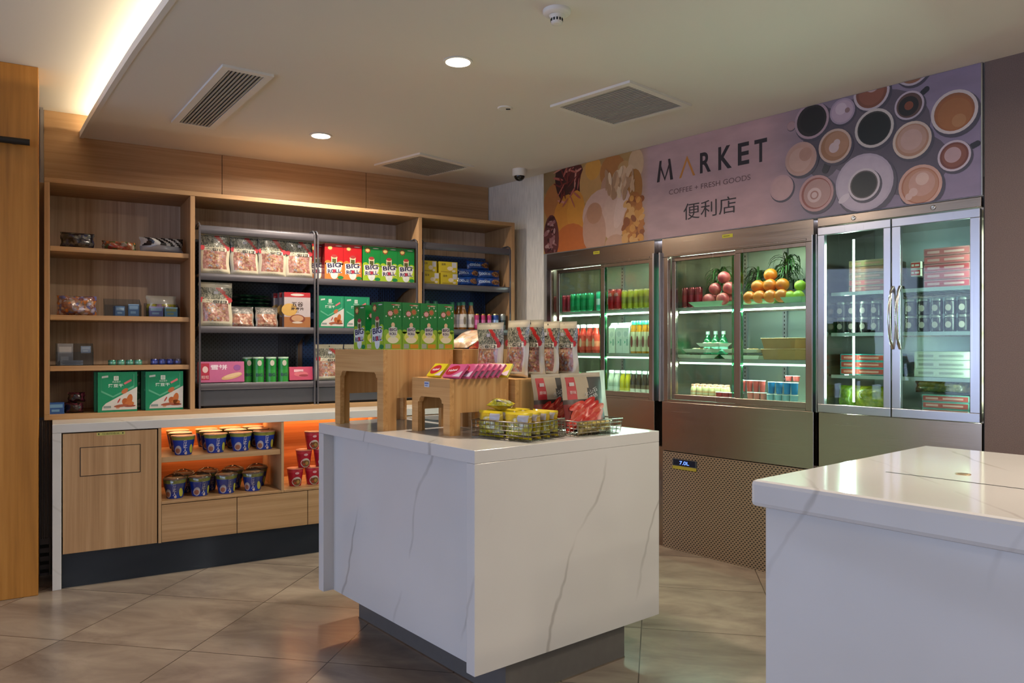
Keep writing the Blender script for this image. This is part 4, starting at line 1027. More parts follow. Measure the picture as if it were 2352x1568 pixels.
xc, w, h = tray('clear acrylic tray with two pale blue boxes on the second shelf', 240, 325, 685, 727, .36, SHZ[1], .12, None)
small('card_box', 'left of two pale blue boxes in the clear tray', 'box', xc-.015, .37, SHZ[1]+.004, .052, .03, .055, '#6f8fb4', '#c4d6e4', rz=.3); small('card_box', 'right of two pale blue boxes in the clear tray', 'box', xc+.055, .37, SHZ[1]+.004, .055, .03, .068, '#7b9bbc', '#b9d4e8')
xc, w, h = tray('clear acrylic tray under the yellow packs on the second shelf', 335, 413, 695, 728, .36, SHZ[1], .12, None)
small('tissue_pack', 'blue and violet pack in the front of the right tray', 'pack', xc-.035, .37, SHZ[1]+.004, .075, .03, .058, '#8c88b4', '#b8cfdc'); small('tissue_pack', 'pale blue and yellow pack in the front of the right tray', 'pack', xc+.045, .37, SHZ[1]+.004, .07, .03, .055, '#8cb4c4', '#c4c07a')
m = MB(); rr = random.Random(4); m.pillow(.165, .125, .05, lambda u, v, f: col('#b9b3a4', .2, 0, .5) if v > .62 else vor(('#c4b83c', '#c8bc50', '#8c8438', '#b08a9c'), 50), 14, 10, False, .15, 2)
one('snack_bag', 'yellow snack bag with clear top behind the right tray packs', 'bag', m, A, xc, .445, SHZ[1]+.004)
xc, w, h = tray('clear acrylic tray with white packets on the third shelf', 128, 215, 790, 841, .36, SHZ[0], .12, None)
small('sachet_pack', 'tall grey white packet standing in the third shelf tray', 'packet', xc-.045, .40, SHZ[0]+.004, .075, .02, .12, '#9c9ca4', '#c9c9d0'); small('sachet_pack', 'small pale blue packet at right in the third shelf tray', 'packet', xc+.055, .41, SHZ[0]+.07, .05, .015, .04, '#8ea0bc', '#a8b8d0')
for k in range(2): small('sachet_pack', ('lower', 'upper')[k]+' flat white packet lying in the third shelf tray', 'packet', xc-.015, .366, SHZ[0]+.004+k*.014, .11, .03, .012, '#b4b8c2', '#8890a0')
for k in range(4):
    x = A.px(258+k*20, .37); g = can(.021, .030, ('#3c8a78', '#4c9a86')[k % 2], '#8cb4a8', '#7ab0a0')
    one('candy_tin', '%s green round candy tin on the third shelf' % ordn(k, 4), 'tin', g, A, x, .385, SHZ[0]+.0005, group='green candy tins on the third shelf')
for k in range(4):
    x = A.px(355+k*18, .37)
    one('candy_tin', '%s blue round candy tin on the third shelf' % ordn(k, 4), 'tin', can(.020, .034, ('#2c3c8c', '#3c4c9c')[k % 2] if k < 3 else '#5c5c6c', '#8c90b8', '#5a64a8'), A, x, .38, SHZ[0]+.0005, group='blue candy tins on the third shelf')
xc, w, h = fit(A, 105, 140, 925, 950, .33)
small('card_box', 'little blue box at lower left of the left bay', 'box', xc+.014, .33, FLZ+.0005, .075, .05, .062, '#2f5aa0', '#6a9ac8')
for k, (px_, v, zz) in enumerate(((158, .40, 0), (172, .335, 0), (176, .36, .058))):
    m = MB(); m.pillow(.085, .055, .05, rnd_film(['#2a1418', '#4c1c28', '#1a0e10', '#6a3040'], 20+k), 10, 6, False, .15, k, .05)
    one('snack_pouch', ('dark maroon pouch behind, on bottom board beside blue box', 'dark maroon pouch in front with white label on bottom board', 'topmost dark maroon pouch on the pouch pile')[k], 'pouch', m, A, A.px(px_, v), v+.03, FLZ+.001+zz)
for k, (xa, xb, yt, yb, v, lab) in enumerate(((228, 312, 860, 948, .315, 'front left green snack box with brown food picture in left bay'), (222, 300, 861, 946, .385, 'green snack box half hidden behind the front left one'), (313, 362, 861, 938, .465, 'dark green box standing further back between the two front ones'), (341, 414, 858, 944, .315, 'front right green snack box with brown food picture in left bay'), (334, 400, 861, 940, .385, 'green snack box half hidden behind the front right one'))):
    xc, w, h = fit(A, xa, xb, yt, yb, v)
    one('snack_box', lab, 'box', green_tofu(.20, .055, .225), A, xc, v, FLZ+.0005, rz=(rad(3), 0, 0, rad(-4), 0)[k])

# ================================================================ gondola 1
GF = V0+.032
for k, (xa, xb, s) in enumerate(((458, 529, 1), (529, 597, 2), (594, 658, 3), (654, 722, 4))):
    xc, w, h = fit(A, xa, xb, 530, 632, GF+.02)
    one('candy_bag', '%s nougat candy bag on the upper metal shelf' % ordn(k, 4), 'candy bag', candy(.176, .262, .042, 18, 26, s), A, xc, GF+.035+.006*(k % 2), GZ[2]+.001, group='candy bags on the upper rack shelf')
xc, w, h = fit(A, 462, 532, 650, 752, GF)
one('candy_bag', 'single nougat candy bag at left of the middle rack shelf', 'candy bag', candy(.195, .265, .05, 18, 26, 5), A, xc, GF+.035, GZ[1]+.001)
GP = rnd_film(['#1c4a30', '#285c3c', '#5a7c60', '#16342a', '#3c6a4c'], 8)
for k in range(5):
    m = MB(); m.pillow(.235, .16, .017, GP, 14, 10, False, .12, 30+k); o = one('seaweed_pack', '%s dark green pack lying in the stack behind pouches' % ('lowest', 'second lowest', 'middle', 'second highest', 'topmost')[k], 'pack', m, A, A.px(576, GF+.16)+.008*(k % 2), GF+.10, GZ[1]+.10+.022*k, rx=rad(-84), group='dark green packs stacked behind')
m = MB(); m.box(-.12, .12, 0, .16, 0, .085, col('#2b3a30', .5)); one('carton_box', 'low dark carton beneath the stack of green packs', 'box', m, A, A.px(577, GF+.16), GF+.10, GZ[1]+.0005)
MEAT = vor(('#b07c68', '#c4967c', '#9c5c48', '#a88c74', '#c8a890'), 70)
def meat(u, v, f):
    if not f: return col('#6c6a64', .3)
    if v > .9 or u < .07 or u > .93: return col('#8c867c', .25, 0, .4)
    if v > .62: return vor(('#77746e', '#8c8880', '#b5ada4', '#6c6862'), 160, .3, .3)
    return MEAT
for k, (xa, xb) in enumerate(((532, 589), (588, 645))):
    xc, w, h = fit(A, xa, xb, 704, 751, GF); m = MB(); m.pillow(.138, .125, .036, meat, 14, 14, True, .12, 40+k)
    one('nut_pouch', '%s brown nut pouch in front of the green packs' % ('left', 'right')[k], 'pouch', m, A, xc, GF+.045, GZ[1]+.001, rx=rad(-8))
def cereal(m, w, d, h):
    y = -.0006; m.rect(-w/2, w/2, h*.86, h, y, col('#a8202a', .4)); m.oval(0, h*.93, w*.26, h*.035, y-.0003, col('#c8c0b8', .4), 14)
    m.rect(-w/2, w/2, 0, h*.86, y, col('#b4a8a8', .4)); m.oval(-w*.3, h*.5, w*.3, h*.18, y-.0003, col('#c49a50', .4)); m.rect(-w/2, w/2, 0, h*.3, y-.0004, col('#9c6438', .4))
    m.text('五谷', 0, h*.66, h*.14, y-.0006, col('#3c2c24', .5), w=w*.45, bold=True); m.text('燕麦片', 0, h*.53, h*.09, y-.0006, col('#3c2c24', .5), w=w*.5, bold=True); m.text('即食', 0, h*.44, h*.04, y-.0006, col('#5c4c40', .5))
    m.oval(0, h*.24, w*.30, h*.13, y-.0008, col('#7c3c28', .4)); m.oval(0, h*.26, w*.23, h*.09, y-.0011, col('#b88c68', .4)); m.oval(0, h*.14, w*.2, h*.03, y-.001, col('#c8b8a8', .4))
for k, (px_, v, lab) in enumerate(((683, GF+.005, 'front cereal box with bowl picture and red top band'), (672, GF+.075, 'second cereal box with red top standing behind the front one'), (658, GF+.145, 'third cereal box with red top at the back of the row'))):
    xc = A.px(px_, v); one('cereal_box', lab, 'cereal box', pack(.165, .06, .222, '#b06858', cereal, 'cer', side='#9a8c8c', top='#a8202a'), A, xc, v, GZ[1]+.0005, rz=rad(-2))
def pinkbox(m, w, d, h):
    y = -.0006; m.rect(-w*.45, -w*.27, h*.12, h*.92, y, col('#a81c3c', .4)); m.oval(-w*.36, h*.62, w*.06, h*.16, y-.0004, col('#d8b8b8', .4)); m.text('旺旺', -w*.36, h*.25, h*.14, y-.0004, col('#e0c8c8', .4))
    m.text('雪饼', -w*.06, h*.72, h*.26, y-.0003, col('#e8d0dc', .4), w=w*.36, bold=True); m.oval(w*.22, h*.28, w*.24, h*.13, y-.0003, col('#c9a070', .4), 16, .25); m.oval(w*.24, h*.33, w*.2, h*.09, y-.0006, col('#d8b48c', .4), 16, .25); m.oval(w*.34, h*.70, w*.08, h*.14, y-.0004, col('#8c4c8c', .4))
xc, w, h = fit(A, 463, 557, 835, 884, GF)
one('biscuit_box', 'large pink biscuit box on the lowest rack shelf', 'box', pack(.262, .06, .125, '#b85c86', pinkbox, 'pink', top='#a81c3c'), A, xc, GF+.01, GZ[0]+.0005, rx=rad(-5))
def chip():
    m = MB(); r, h = .033, .152
    m.lathe([(r, 0), (r, h*.5), (r, h*.95), (r*.98, h)], [col('#2f8c34', .3), col('#1c8030', .3), col('#a8b8a8', .3, .5)], n=20)
    off = lambda X, Z: -math.sqrt(max(r*r-X*X, 0))-.0008
    m.text('BIG', 0, h*.30, h*.13, 0, col('#20304a', .5), w=r*1.2, bold=True, off=off); m.oval(0, h*.78, r*.4, h*.12, -r-.001, col('#c0b8a8', .5), 14)
    return m
for k, px_ in enumerate((572, 596, 625, 653)):
    v = GF+.012+(.05 if k == 0 else 0); m = cm(('chip',), chip)
    t = thing('snack_can', '%s green crisps canister on the lowest rack shelf' % ordn(k, 4), 'canister', A, A.px(px_, v)+.0, v+.03, GZ[0]+.0005, group='green canisters on the lowest rack shelf'); part('body', m, t)
    def lid():
        m = MB(); m.lathe([(.034, .147), (.034, .155), (.031, .156)], col('#9cb49c', .3), n=20); return m
    part('lid', cm(('chiplid',), lid), t)
xc, w, h = fit(A, 669, 719, 847, 877, GF)
one('biscuit_box', 'small pink snack box at right end of lowest rack shelf', 'box', pack(.15, .05, .085, '#b83c5c', lambda m, w, d, h: (m.oval(0, h*.45, w*.3, h*.2, -.0006, col('#c8606c', .4)), m.rect(-w*.3, w*.1, h*.6, h*.8, -.0006, col('#d8a8b0', .4)), m.oval(w*.1, h*.35, w*.2, h*.08, -.0010, col('#8c2434', .4))), 'pk2'), A, xc, GF+.02, GZ[0]+.0005, rx=rad(-8))

# ================================================================ gondola 2
xr, xg = A.px(768, GF), A.px(894, GF)
for x, kind, v, lab in ((xr-.088, 'red', GF+.08, 'red snack box set back at far left of the rack, partly hidden'), (xr, 'red', GF+.005, 'left of the two front red snack boxes'), (xr+.1255, 'red', GF+.005, 'right of the two front red snack boxes'),
        (xg-.1245, 'green', GF+.005, 'leftmost of three green snack boxes on the upper rack shelf'), (xg, 'green', GF+.005, 'middle of three green snack boxes on the upper rack shelf'), (xg+.1245, 'green', GF+.005, 'rightmost of three green snack boxes on the upper rack shelf')):
    w = .1245 if kind == 'red' else .1235
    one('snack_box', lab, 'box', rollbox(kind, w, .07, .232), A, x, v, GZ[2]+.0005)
for k, (xa, xb) in enumerate(((731, 791), (791, 850))):
    xc, w, h = fit(A, xa, xb, 679, 752, GF); one('snack_box', ('left', 'right')[k]+' green snack box with food picture on middle rack shelf', 'box', green_tofu(round(w*.985, 3), .055, .207), A, xc, GF+.005, GZ[1]+.0005)
xc, w, h = fit(A, 733, 790, 796, 876, GF)
one('candy_bag', 'nougat candy bag on lowest shelf behind the tall riser', 'candy bag', candy(.19, .235, .05, 18, 26, 6), A, xc-.005, GF+.035, GZ[0]+.001)
xc = A.px(818, GF); one('candy_bag', 'nougat candy bag seen above riser behind the green boxes', 'candy bag', candy(.19, .235, .05, 18, 26, 6), A, xc+.03, GF+.05, GZ[0]+.001)

# ================================================================ gondola 3
def yel(m, w, d, h):
    y = -.0006; m.rect(w*.2, w*.45, h*.5, h*.95, y, col('#b4b0b8', .4)); m.oval(w*.1, h*.42, w*.16, h*.18, y-.0003, col('#c8b8a0', .4)); m.text('蛋黄', -w*.25, h*.76, h*.2, y-.0004, col('#4c3c28', .5)); m.rect(-w*.4, w*.4, h*.1, h*.16, y-.0003, col('#8c7420', .5)); m.oval(w*.3, h*.2, w*.1, h*.1, y-.0005, col('#c0b4a0', .4))
for k, (xa, xb, lv) in enumerate(((973, 1012, 0), (1014, 1054, 0), (970, 1006, 1), (1010, 1053, 1))):
    xc, w, h = fit(A, xa, xb, 600, 625, GF)
    one('biscuit_pack', ('lower left', 'lower right', 'upper left', 'upper right')[k]+' yellow biscuit pack on the right rack', 'pack', pack(w*.97, .10, .081, '#b5a01c', yel, 'y%d' % k), A, xc, GF+.015, GZ[2]+.0005+lv*.0815, rz=rad((0, 1, 2, -2)[k]))
CKM = vor(('#6c4026', '#8a5a34', '#a87a48', '#5a3420', '#a87a48'), 110); CBL = vor(('#15489c', '#1c52a8', '#123c88'), 40, .2, .6, smooth=True)
def cookie(u, v, f):
    if (u-.78)**2*2.2+(v-.46)**2*.9 < .07: return CKM
    return CBL
for k, (px_, py, v, lv, rz, lab) in enumerate(((1077, 650, GF+.01, 0, .05, 'left bottom blue cookie bag with round biscuit picture'), (1127, 655, GF+.01, 0, -.08, 'right bottom blue cookie bag nearest the front'), (1080, 625, GF+.04, .062, .05, 'blue cookie bag resting on the left bottom one'), (1127, 632, GF+.05, .062, -.05, 'blue cookie bag resting on the right bottom one'), (1104, 610, GF+.09, .128, .05, 'topmost blue cookie bag of the pile'), (1062, 610, GF+.14, .0, 0, 'blue cookie bag at the back left of the pile'))):
    m = MB(); m.pillow(.192, .068, .055, cookie, 30, 16, False, .10, 60+k, .05); m.text('cookies', -.035, .036, .026, 0, col('#a8bcd4', .4), w=.085, bold=True, off=m.surf)
    one('cookie_bag', lab, 'cookie bag', m, A, A.px(px_, v), v+.04, GZ[2]+.001+lv, rz=rz, rx=rad(-8))
for k, px_ in enumerate((1013, 1030, 1043, 1058, 1073, 1084)):
    v = GF+.03+(.07 if k in (2, 3) else 0); r = .027
    prod('tea_bottle', '%s amber tea bottle with green cap on the right rack' % ordn(k, 6), 'bottle', A, A.px((985, 1004, 1043, 1058, 1068, 1086)[k], v), v+.03, GZ[1]+.0005, bottle(r, .20, '#7a4c18', '#2c6c58', ('#c4bcb4', '#b0a8a8', '#7c6a58'), capr=r*.62, lz=(.08, .56), shoulder=.60), group='amber tea bottles on the right rack')
for k, px_ in enumerate((1100, 1114, 1128)):
    one('drink_can', '%s slim pink drink can on the right rack' % ordn(k, 3), 'can', can(.018, .115, '#b03468', '#c09058', '#c46c98'), A, A.px(px_, GF), GF+.03, GZ[1]+.0005, group='pink cans on the right rack')
one('drink_can', 'blue drink can beside the pink cans on right rack', 'can', can(.026, .118, '#23458c', '#a8a480', '#9cb0d0'), A, A.px(1143, GF), GF+.035, GZ[1]+.0005)
one('drink_can', 'silver grey drink can at right end of right rack', 'can', can(.026, .118, '#7c8484', '#c4c4bc', '#3c4444'), A, A.px(1160, GF), GF+.035, GZ[1]+.0005)

# ================================================================ noodle cups in the base cabinet
def cupbody(c, c2, c3, h=.105, R1=.070, R0=.050):
    def f():
        m = MB(); n = 28; m.lathe([(R0*.96, 0), (R0, .004), (R0+(R1-R0)*.45, h*.45), (R0+(R1-R0)*.8, h*.8), (R1, h)], [col(c, .25), col(c, .25), col(c, .25), col(c3, .25)], n=n)
        rr_ = lambda Z: R0+(R1-R0)*Z/h+.001; off = lambda X, Z: -math.sqrt(max(rr_(Z)**2-X*X, 0))
        def dec(cx, cz, rx, rz, cc, e=0):
            pts = [(cx+rx*math.cos(k*.45), cz+rz*math.sin(k*.45)) for k in range(14)]
            m.add([(x, off(x, z)-e, z) for x, z in pts]+[(cx, off(cx, cz)-e-.0004, cz)], [(k, (k+1) % 14, 14) for k in range(14)], col(cc, .35))
        if c == '#1f3c9c':
            dec(-.034, h*.28, .017, h*.24, '#b8b0b0', .0006); dec(-.036, h*.24, .012, h*.14, '#a0644c', .0012); dec(.040, h*.32, .010, h*.24, '#b8b448', .0008)
            for k, ch in enumerate('汤达人'): 
                m.text(ch, .004, h*(.70-.22*k), h*.21, 0, col('#c8c4d4', .5), bold=True, off=lambda X, Z: off(X, Z)-.0012)
            dec(.008, h*.1, .008, h*.07, '#c9b4ac', .0012)
        else:
            dec(-.0, h*.28, .040, h*.27, '#c4b4ac', .0004); dec(.002, h*.24, .033, h*.2, '#6c4c2c', .0012); dec(.01, h*.26, .014, h*.1, '#a07c44', .0018); dec(-.015, h*.2, .012, h*.08, '#9c3c24', .0018)
            dec(0, h*.76, .018, h*.07, '#d8a0a8', .0012)
        return m
    return cm(('ncup', c, h), f)
def cuplid(c, h=.105, R1=.070):
    def f():
        m = MB(); m.lathe([(R1+.002, h-.002), (R1+.0025, h+.001), (R1-.001, h+.0025), (R1-.004, h+.0015), (.002, h+.002)], col(c, .3, .2), n=28); m.box(-.008, .008, -R1-.010, -R1, h-.0005, h+.001, col(c, .3, .2)); return m
    return cm(('nlid', c), f)
def noodle(label, px_, v, z, c=('#1f3c9c', '#2c4c9c', '#8c8c3c'), lid='#b89c90', wrap=False, group=None, rz=0):
    ps = [('cup', cupbody(*c)), ('lid', cuplid(lid))]
    o = prod('noodle_cup', label, 'noodle cup', A, A.px(px_, v), v, z+.0005, ps, rz=rz, group=group)
    if wrap:
        def f():
            m = MB(); n = 18; prof = [(.056, .03), (.071, .075), (.0735, .106), (.064, .118), (.035, .127), (.008, .132)]
            vs = []; fs = []
            for j, (r, z_) in enumerate(prof):
                for i in range(n):
                    a = 2*math.pi*i/n; q = r*(1+.025*math.sin(3*a+j)+.02*math.sin(7*a+2*j)); vs.append((q*math.cos(a), q*math.sin(a), z_+.004*math.sin(5*a+j)))
            for j in range(len(prof)-1):
                for i in range(n): k = (i+1) % n; fs.append((j*n+i, j*n+k, (j+1)*n+k, (j+1)*n+i))
            m.add(vs, fs, FILM, True); return m
        part('plastic_wrap', cm(('wrap',), f), o)
    return o
for r_, (v, pxs) in enumerate(((.095, (421, 495, 553, 607)), (.242, (414, 484, 541, 594)), (.388, (408, 474, 529, 581)))):
    for k, p in enumerate(pxs): noodle('%s blue noodle cup in the %s row of the upper cubby shelf' % (ordn(k, 4), ('front', 'middle', 'back')[r_]), p, v, .640, rz=RN.uniform(-.2, .2), lid='#b08a78').scale = (.90, .90, 1)
for r_, (v, pxs) in enumerate(((.10, (402, 459, 520, 581)), (.25, (421, 477, 535, 590)))):
    for k, p in enumerate(pxs): noodle('%s shrink-wrapped blue noodle cup in the %s row of the lower cubby' % (ordn(k, 4), ('front', 'back')[r_]), p, v, .400, lid='#5c504c', wrap=True, rz=(RN.uniform(-.3, .3))).scale = (.86, .86, 1)
RED = ('#a81830', '#a81830', '#b83040')
for k, (p, v, z) in enumerate(((678, .12, 0), (718, .12, 0), (758, .12, 0), (698, .12, .1085), (738, .12, .1085), (718, .12, .217))):
    noodle(('left red noodle cup in the bottom row of the pyramid', 'middle red noodle cup in the bottom row of the pyramid', 'right red noodle cup in the bottom row of the pyramid', 'left red noodle cup in the second tier', 'right red noodle cup in the second tier', 'red noodle cup on top of the pyramid')[k], p, v, .400+z, RED, '#c8806c').scale = (.70, .70, 1)
# ================================================================ goods on the island
yR, xR = RT[1], RT[0]
TT = riser_top(RT)
bx = [(-.0, 0), (0, .088), (0, .176), (0, .264)]
for k, (dx, dy) in enumerate(bx):
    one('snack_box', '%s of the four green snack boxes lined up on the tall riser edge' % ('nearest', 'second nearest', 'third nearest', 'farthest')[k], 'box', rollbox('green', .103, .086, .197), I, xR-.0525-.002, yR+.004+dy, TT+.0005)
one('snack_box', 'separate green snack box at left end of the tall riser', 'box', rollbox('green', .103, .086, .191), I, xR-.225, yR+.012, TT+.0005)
# pack lying on the back riser
m = MB(); rr = random.Random(9); m.pillow(.20, .17, .045, lambda u, v, f: vor(('#c4a480', '#d0b494', '#b89070', '#c8b8a8'), 30, .3, .4, smooth=True) if not (v > .8 and .15 < u < .45) else col('#b02a26', .3, 0, .4), 14, 14, False, .12, 8)
xx = I.px(1072, RB[1]+.05); one('snack_bag', 'beige snack bag with red corner leaning on the back riser', 'bag', m, I, xx-.11, RB[1]+.06, riser_top(RB)+.001, rx=rad(-62))
m = MB(); m.pillow(.12, .06, .03, rnd_film(['#b02a26', '#c03c30', '#a02020'], 4), 10, 10, False, .1, 5); one('snack_bag', 'small red snack bag behind the beige one on back riser', 'bag', m, I, I.px(1040, RB[1]+.12)-.03, RB[1]+.28, riser_top(RB)+.001, rx=rad(-20))
# pink packs in the low riser
ST = riser_top(RS)
def wafer(base, oval):
    def art(m, w, d, h):
        y = -.0006; m.oval(-w*.12, h*.52, w*.34, h*.34, y, col('#a8182c', .35), 20, .3); m.text('Nabati', -w*.10, h*.52, h*.17, y-.0004, col('#e0d0d0', .4), w=w*.46, bold=True, rot=.15); m.poly([(w*.05, h*.05), (w*.5, h*.05), (w*.5, h*.5)], y-.0002, col('#c8b4c0', .4))
    return art
pxs = [(994, 0), (1034, 1), (1061, 1), (1075, 1), (1089, 1), (1102, 1), (1115, 1), (1127, 1), (1146, 0)]
for k in range(9):
    kind = 0 if k in (0, 8) else 1
    c = '#c8b41c' if kind == 0 else '#c0507c'
    y = RS[1]+(.028, .022, .05, .078, .106, .134, .162, .190, .226)[k]
    lab = ('yellow wafer pack at the left end of the low riser', 'front pink wafer pack with red oval on the low riser', 'pink wafer pack right behind the front one', 'third pink wafer pack from the front', 'fourth pink wafer pack from the front', 'fifth pink wafer pack from the front', 'sixth pink wafer pack from the front', 'rearmost pink wafer pack of the row', 'yellow wafer pack at the far end of the low riser')[k]
    x = I.px(pxs[k][0], y) if k < 2 else I.px((0, 0, 1057, 1070, 1083, 1096, 1109, 1121, 1137)[k], y)
    one('wafer_pack', lab, 'wafer pack', pack(.115 if k != 0 else .095, .010, .066, c, wafer(c, 0), 'w'), I, x+(.0 if k else .0), y, ST+.001, rx=rad(-42), rz=(0 if k < 8 else .3))
# candy bags on the rear low riser
QT = riser_top(RQ)
for k, (pl, pr) in enumerate(((1084, 1152), (1140, 1216), (1180, 1252), (1216, 1286), (1252, 1330))):
    y = RQ[1]+.035+.082*k; x = I.px(pr, y)-.085
    one('candy_bag', '%s nougat candy bag standing on the rear low riser' % ('nearest', 'second nearest', 'middle', 'second farthest', 'farthest')[k], 'candy bag', candy(.166, (.238, .248, .25, .245, .245)[k], .062, 26, 40, 10+k), I, x+(.008 if k == 0 else 0), y, QT+.001, rz=rad((4, -4, 3, -3, 2)[k]), rx=rad((0, -3, 2, -2, 2)[k]))
# wire baskets
def basket(label, px_, py, deg, w, d, h, flare=.0):
    Y = (H-IT)*F/(py-CY); fr = Fr((px_-CX)/F*Y, Y, deg); t = thing('wire_basket', label, 'basket', fr, 0, 0, IT+.0005); wm = col('#9c9488', .28, 1); r = .0014
    rim = MB(); f = flare
    rim.tube([(-w-f, -f, h), (f, -f, h), (f, d+f, h), (-w-f, d+f, h)], .0024, wm, 8, True); part('rim', rim, t)
    m = MB(); nx, ny, nz = int(w/.0225), int(d/.0225), 4
    for k in range(nz):
        z = .002+k*h/nz; q = f*z/h; m.tube([(-w-q, -q, z), (q, -q, z), (q, d+q, z), (-w-q, d+q, z)], r, wm, 5, True)
    part('side_rings', m, t); m = MB()
    for k in range(nx+1): x = -w*k/nx; m.tube([(x*(1+f*2/w)+f, -f, h), (x, 0, .002), (x, d, .002), (x*(1+f*2/w)+f, d+f, h)], r, wm, 5)
    for k in range(ny+1): y = d*k/ny; m.tube([(f, y, h), (0, y, .002), (-w, y, .002), (-w-f, y, h)], r, wm, 5)
    part('mesh_wires', m, t); return fr
b1 = basket('wire basket full of yellow packs on the near island corner', 1214, 1016.5, -38, .272, .232, .068)
def yp(u, v, f):
    if v > .93 or v < .05: return col('#c8b020', .22, 0, .5)
    if f and v > .70 and .55 < u < .92: return col('#a8a4a8', .3)
    if f and .12 < v < .20 and u > .4: return col('#2c2410', .4)
    if f and v < .62: return vor(('#b0a81c', '#b8b048', '#9c9c2c', '#c0b430', '#b8b890'), 90)
    return vor(('#c8a410', '#d8b838', '#bc980c'), 30, .2, .6, smooth=True)
n = 0
for r_ in range(4):
    for c_ in range(2):
        m = MB(); m.pillow(.126, .098, .044, yp, 14, 12, False, .13, 80+n, .04); y = .032+.056*r_
        one('noodle_pack', '%s yellow pack in the %s row of the wire basket' % (('left', 'right')[c_], ('front', 'second', 'third', 'back')[r_]), 'food pack', m, b1, -.203+.134*c_, y, IT+.0055, rz=rad(RN.uniform(-3, 3))); n += 1
m = MB(); m.pillow(.10, .055, .035, yp, 10, 8, False, .15, 99, .04); one('noodle_pack', 'small yellow pack lying on top at the left of the basket', 'food pack', m, b1, -.19, .06, IT+.101, rx=rad(-80), rz=.3)
def basket2():
    p = I.w(-.042, .756); q = CX+F*p.x/p.y; r_ = CY+F*(H-IT)/p.y
    return basket('nearly empty wire basket holding the sausage bags at right', q, r_, 39.3, .232, .135, .060, .008)
b2 = basket2()
def gold(u, v, f): return vor(('#8c7c34', '#b09c4c', '#6c5c24', '#c4b470'), 60, .15, .8)
def sausage(w, h, t, seed):
    def fn(u, v, f):
        if not f: return col('#4a4238', .3)
        d = u*.9+(1-v)*.75
        if v > .93: return col('#a89a84', .3)
        if v > .52:
            if .10 < u < .32: return col('#b01c24', .5) if v < .86 or u > .0 else col('#a89a84', .3)
            if u > .56+(v-.52)*.25: return col('#241d18', .45)
            return col('#a8967c', .5)
        return col('#241d18', .3) if v < .05 or u > .9+.0*v else col('#3a241c' if v > .47 else '#7c2018', .3)
    def f():
        m = MB(); m.pillow(w, h, t, fn, 22, 26, True, .08, seed); S = m.surf
        rr = random.Random(seed)
        for k in range(17):
            q_ = k/16; cx = w*(-.36+.66*((k*7) % 17)/16); cz = h*(.08+.40*q_)-.0*k; cz = min(cz, h*(.50-.25*abs(cx/w-.05))); L = w*rr.uniform(.15, .20); ro = rr.uniform(.35, .95); c_, s_ = math.cos(ro), math.sin(ro); cc = rr.choice(['#b8241c', '#c83828', '#a81c18', '#c04a34'])
            # plump printed sausage with a highlight
            for sc_, q, dy in ((1, cc, .0016), (.5, '#cc5c48', .0022)):
                P_ = []
                for i in range(14):
                    a = 2*math.pi*i/14; X = L*sc_*math.cos(a); Z = L*.36*sc_*math.sin(a)*(1 if sc_ == 1 else .5)+(0 if sc_ == 1 else L*.06); P_.append((cx+X*c_-Z*s_, cz+X*s_+Z*c_))
                m.add([(X, S(X, Z)-dy-.0002*k, Z) for X, Z in P_]+[(cx, S(cx, cz)-dy-.0006-.0002*k, cz)], [(i, (i+1) % 14, 14) for i in range(14)], col(q, .25))
        off = lambda X, Z: S(X, Z)-.0015
        m.text('火山石', w*.16, h*.66, h*.075, 0, col('#c8c4c0', .5), w=w*.36, rot=.35, off=off); m.text('烤肠', w*.20, h*.58, h*.07, 0, col('#c8c4c0', .5), w=w*.24, rot=.35, off=off)
        m.rect(-w*.34, -w*.22, h*.77, h*.83, S(-w*.28, h*.8)-.001, col('#c8bcb8', .4)); m.text('原味', -w*.28, h*.66, h*.06, 0, col('#d8c8c0', .5), off=off)
        return m
    return m_cache(('saus', w, h, seed), f)
def m_cache(k, f): return cm(k, f)
fs = Fr(*b2.o, -50.7+10)
def onI(px_, y): return I.px(px_, y)
RA = rad(90)
one('sausage_bag', 'left sausage bag standing behind the yellow packs', 'sausage bag', sausage(.185, .235, .05, 4), I, -.272, .612, IT+.002, rz=RA-.12, rx=rad(-9))
one('sausage_bag', 'front sausage bag with dark panel leaning in the right basket', 'sausage bag', sausage(.205, .235, .05, 9), I, -.115, .640, IT+.008, rz=RA-.10, rx=rad(-10))
m = MB(); m.pillow(.19, .245, .035, lambda u, v, f: col('#a39a8c' if f else '#aba294', .35), 12, 14, True, .1, 31); one('bag', 'plain pale grey back of a bag behind the right sausage bag', 'bag', m, I, -.19, .80, IT+.002, rz=RA+.4, rx=rad(-6))
m = MB(); m.pillow(.19, .05, .045, gold, 16, 10, False, .25, 35, .03); one('foil_bag', 'crinkled gold foil bag at the bottom of the right basket', 'bag', m, b2, -.115, .030, IT+.006)

# ================================================================ goods in the left fridge
VF = .125
def row(fr, name, cat, pxs, z, parts, label, v=VF, group=None, rows=1, dv=.075, adj='', words=None):
    n = len(pxs); os_ = []
    for r_ in range(rows):
        for k, p in enumerate(pxs):
            lab = label % ((ordn(k, n)) + ('' if rows == 1 else (', front row', ', back row')[r_]))
            os_.append(prod(name, lab, cat, fr, fr.px(p, v) + 0, v+r_*dv, z+.0008, parts if isinstance(parts, list) else [(None, parts)], group=group))
    squeeze(os_, [fr.px(p, v) for p in pxs], wid(os_[0])); return os_
zt = SHA[1]; zm = SHA[0]; zb = .917
row(B, 'soda_can', 'can', (1298, 1308), zt, can(.028, .122, '#8c1c2c', '#a85060'), '%s dark red soda can on the fridge top shelf', group='dark red cans in the left fridge')
row(B, 'soda_bottle', 'bottle', (1318, 1330, 1343, 1357), zt, can(.031, .128, '#127a44', '#4cb888', '#1c8c54'), '%s green soda can on the fridge top shelf', group='green cans in the left fridge')
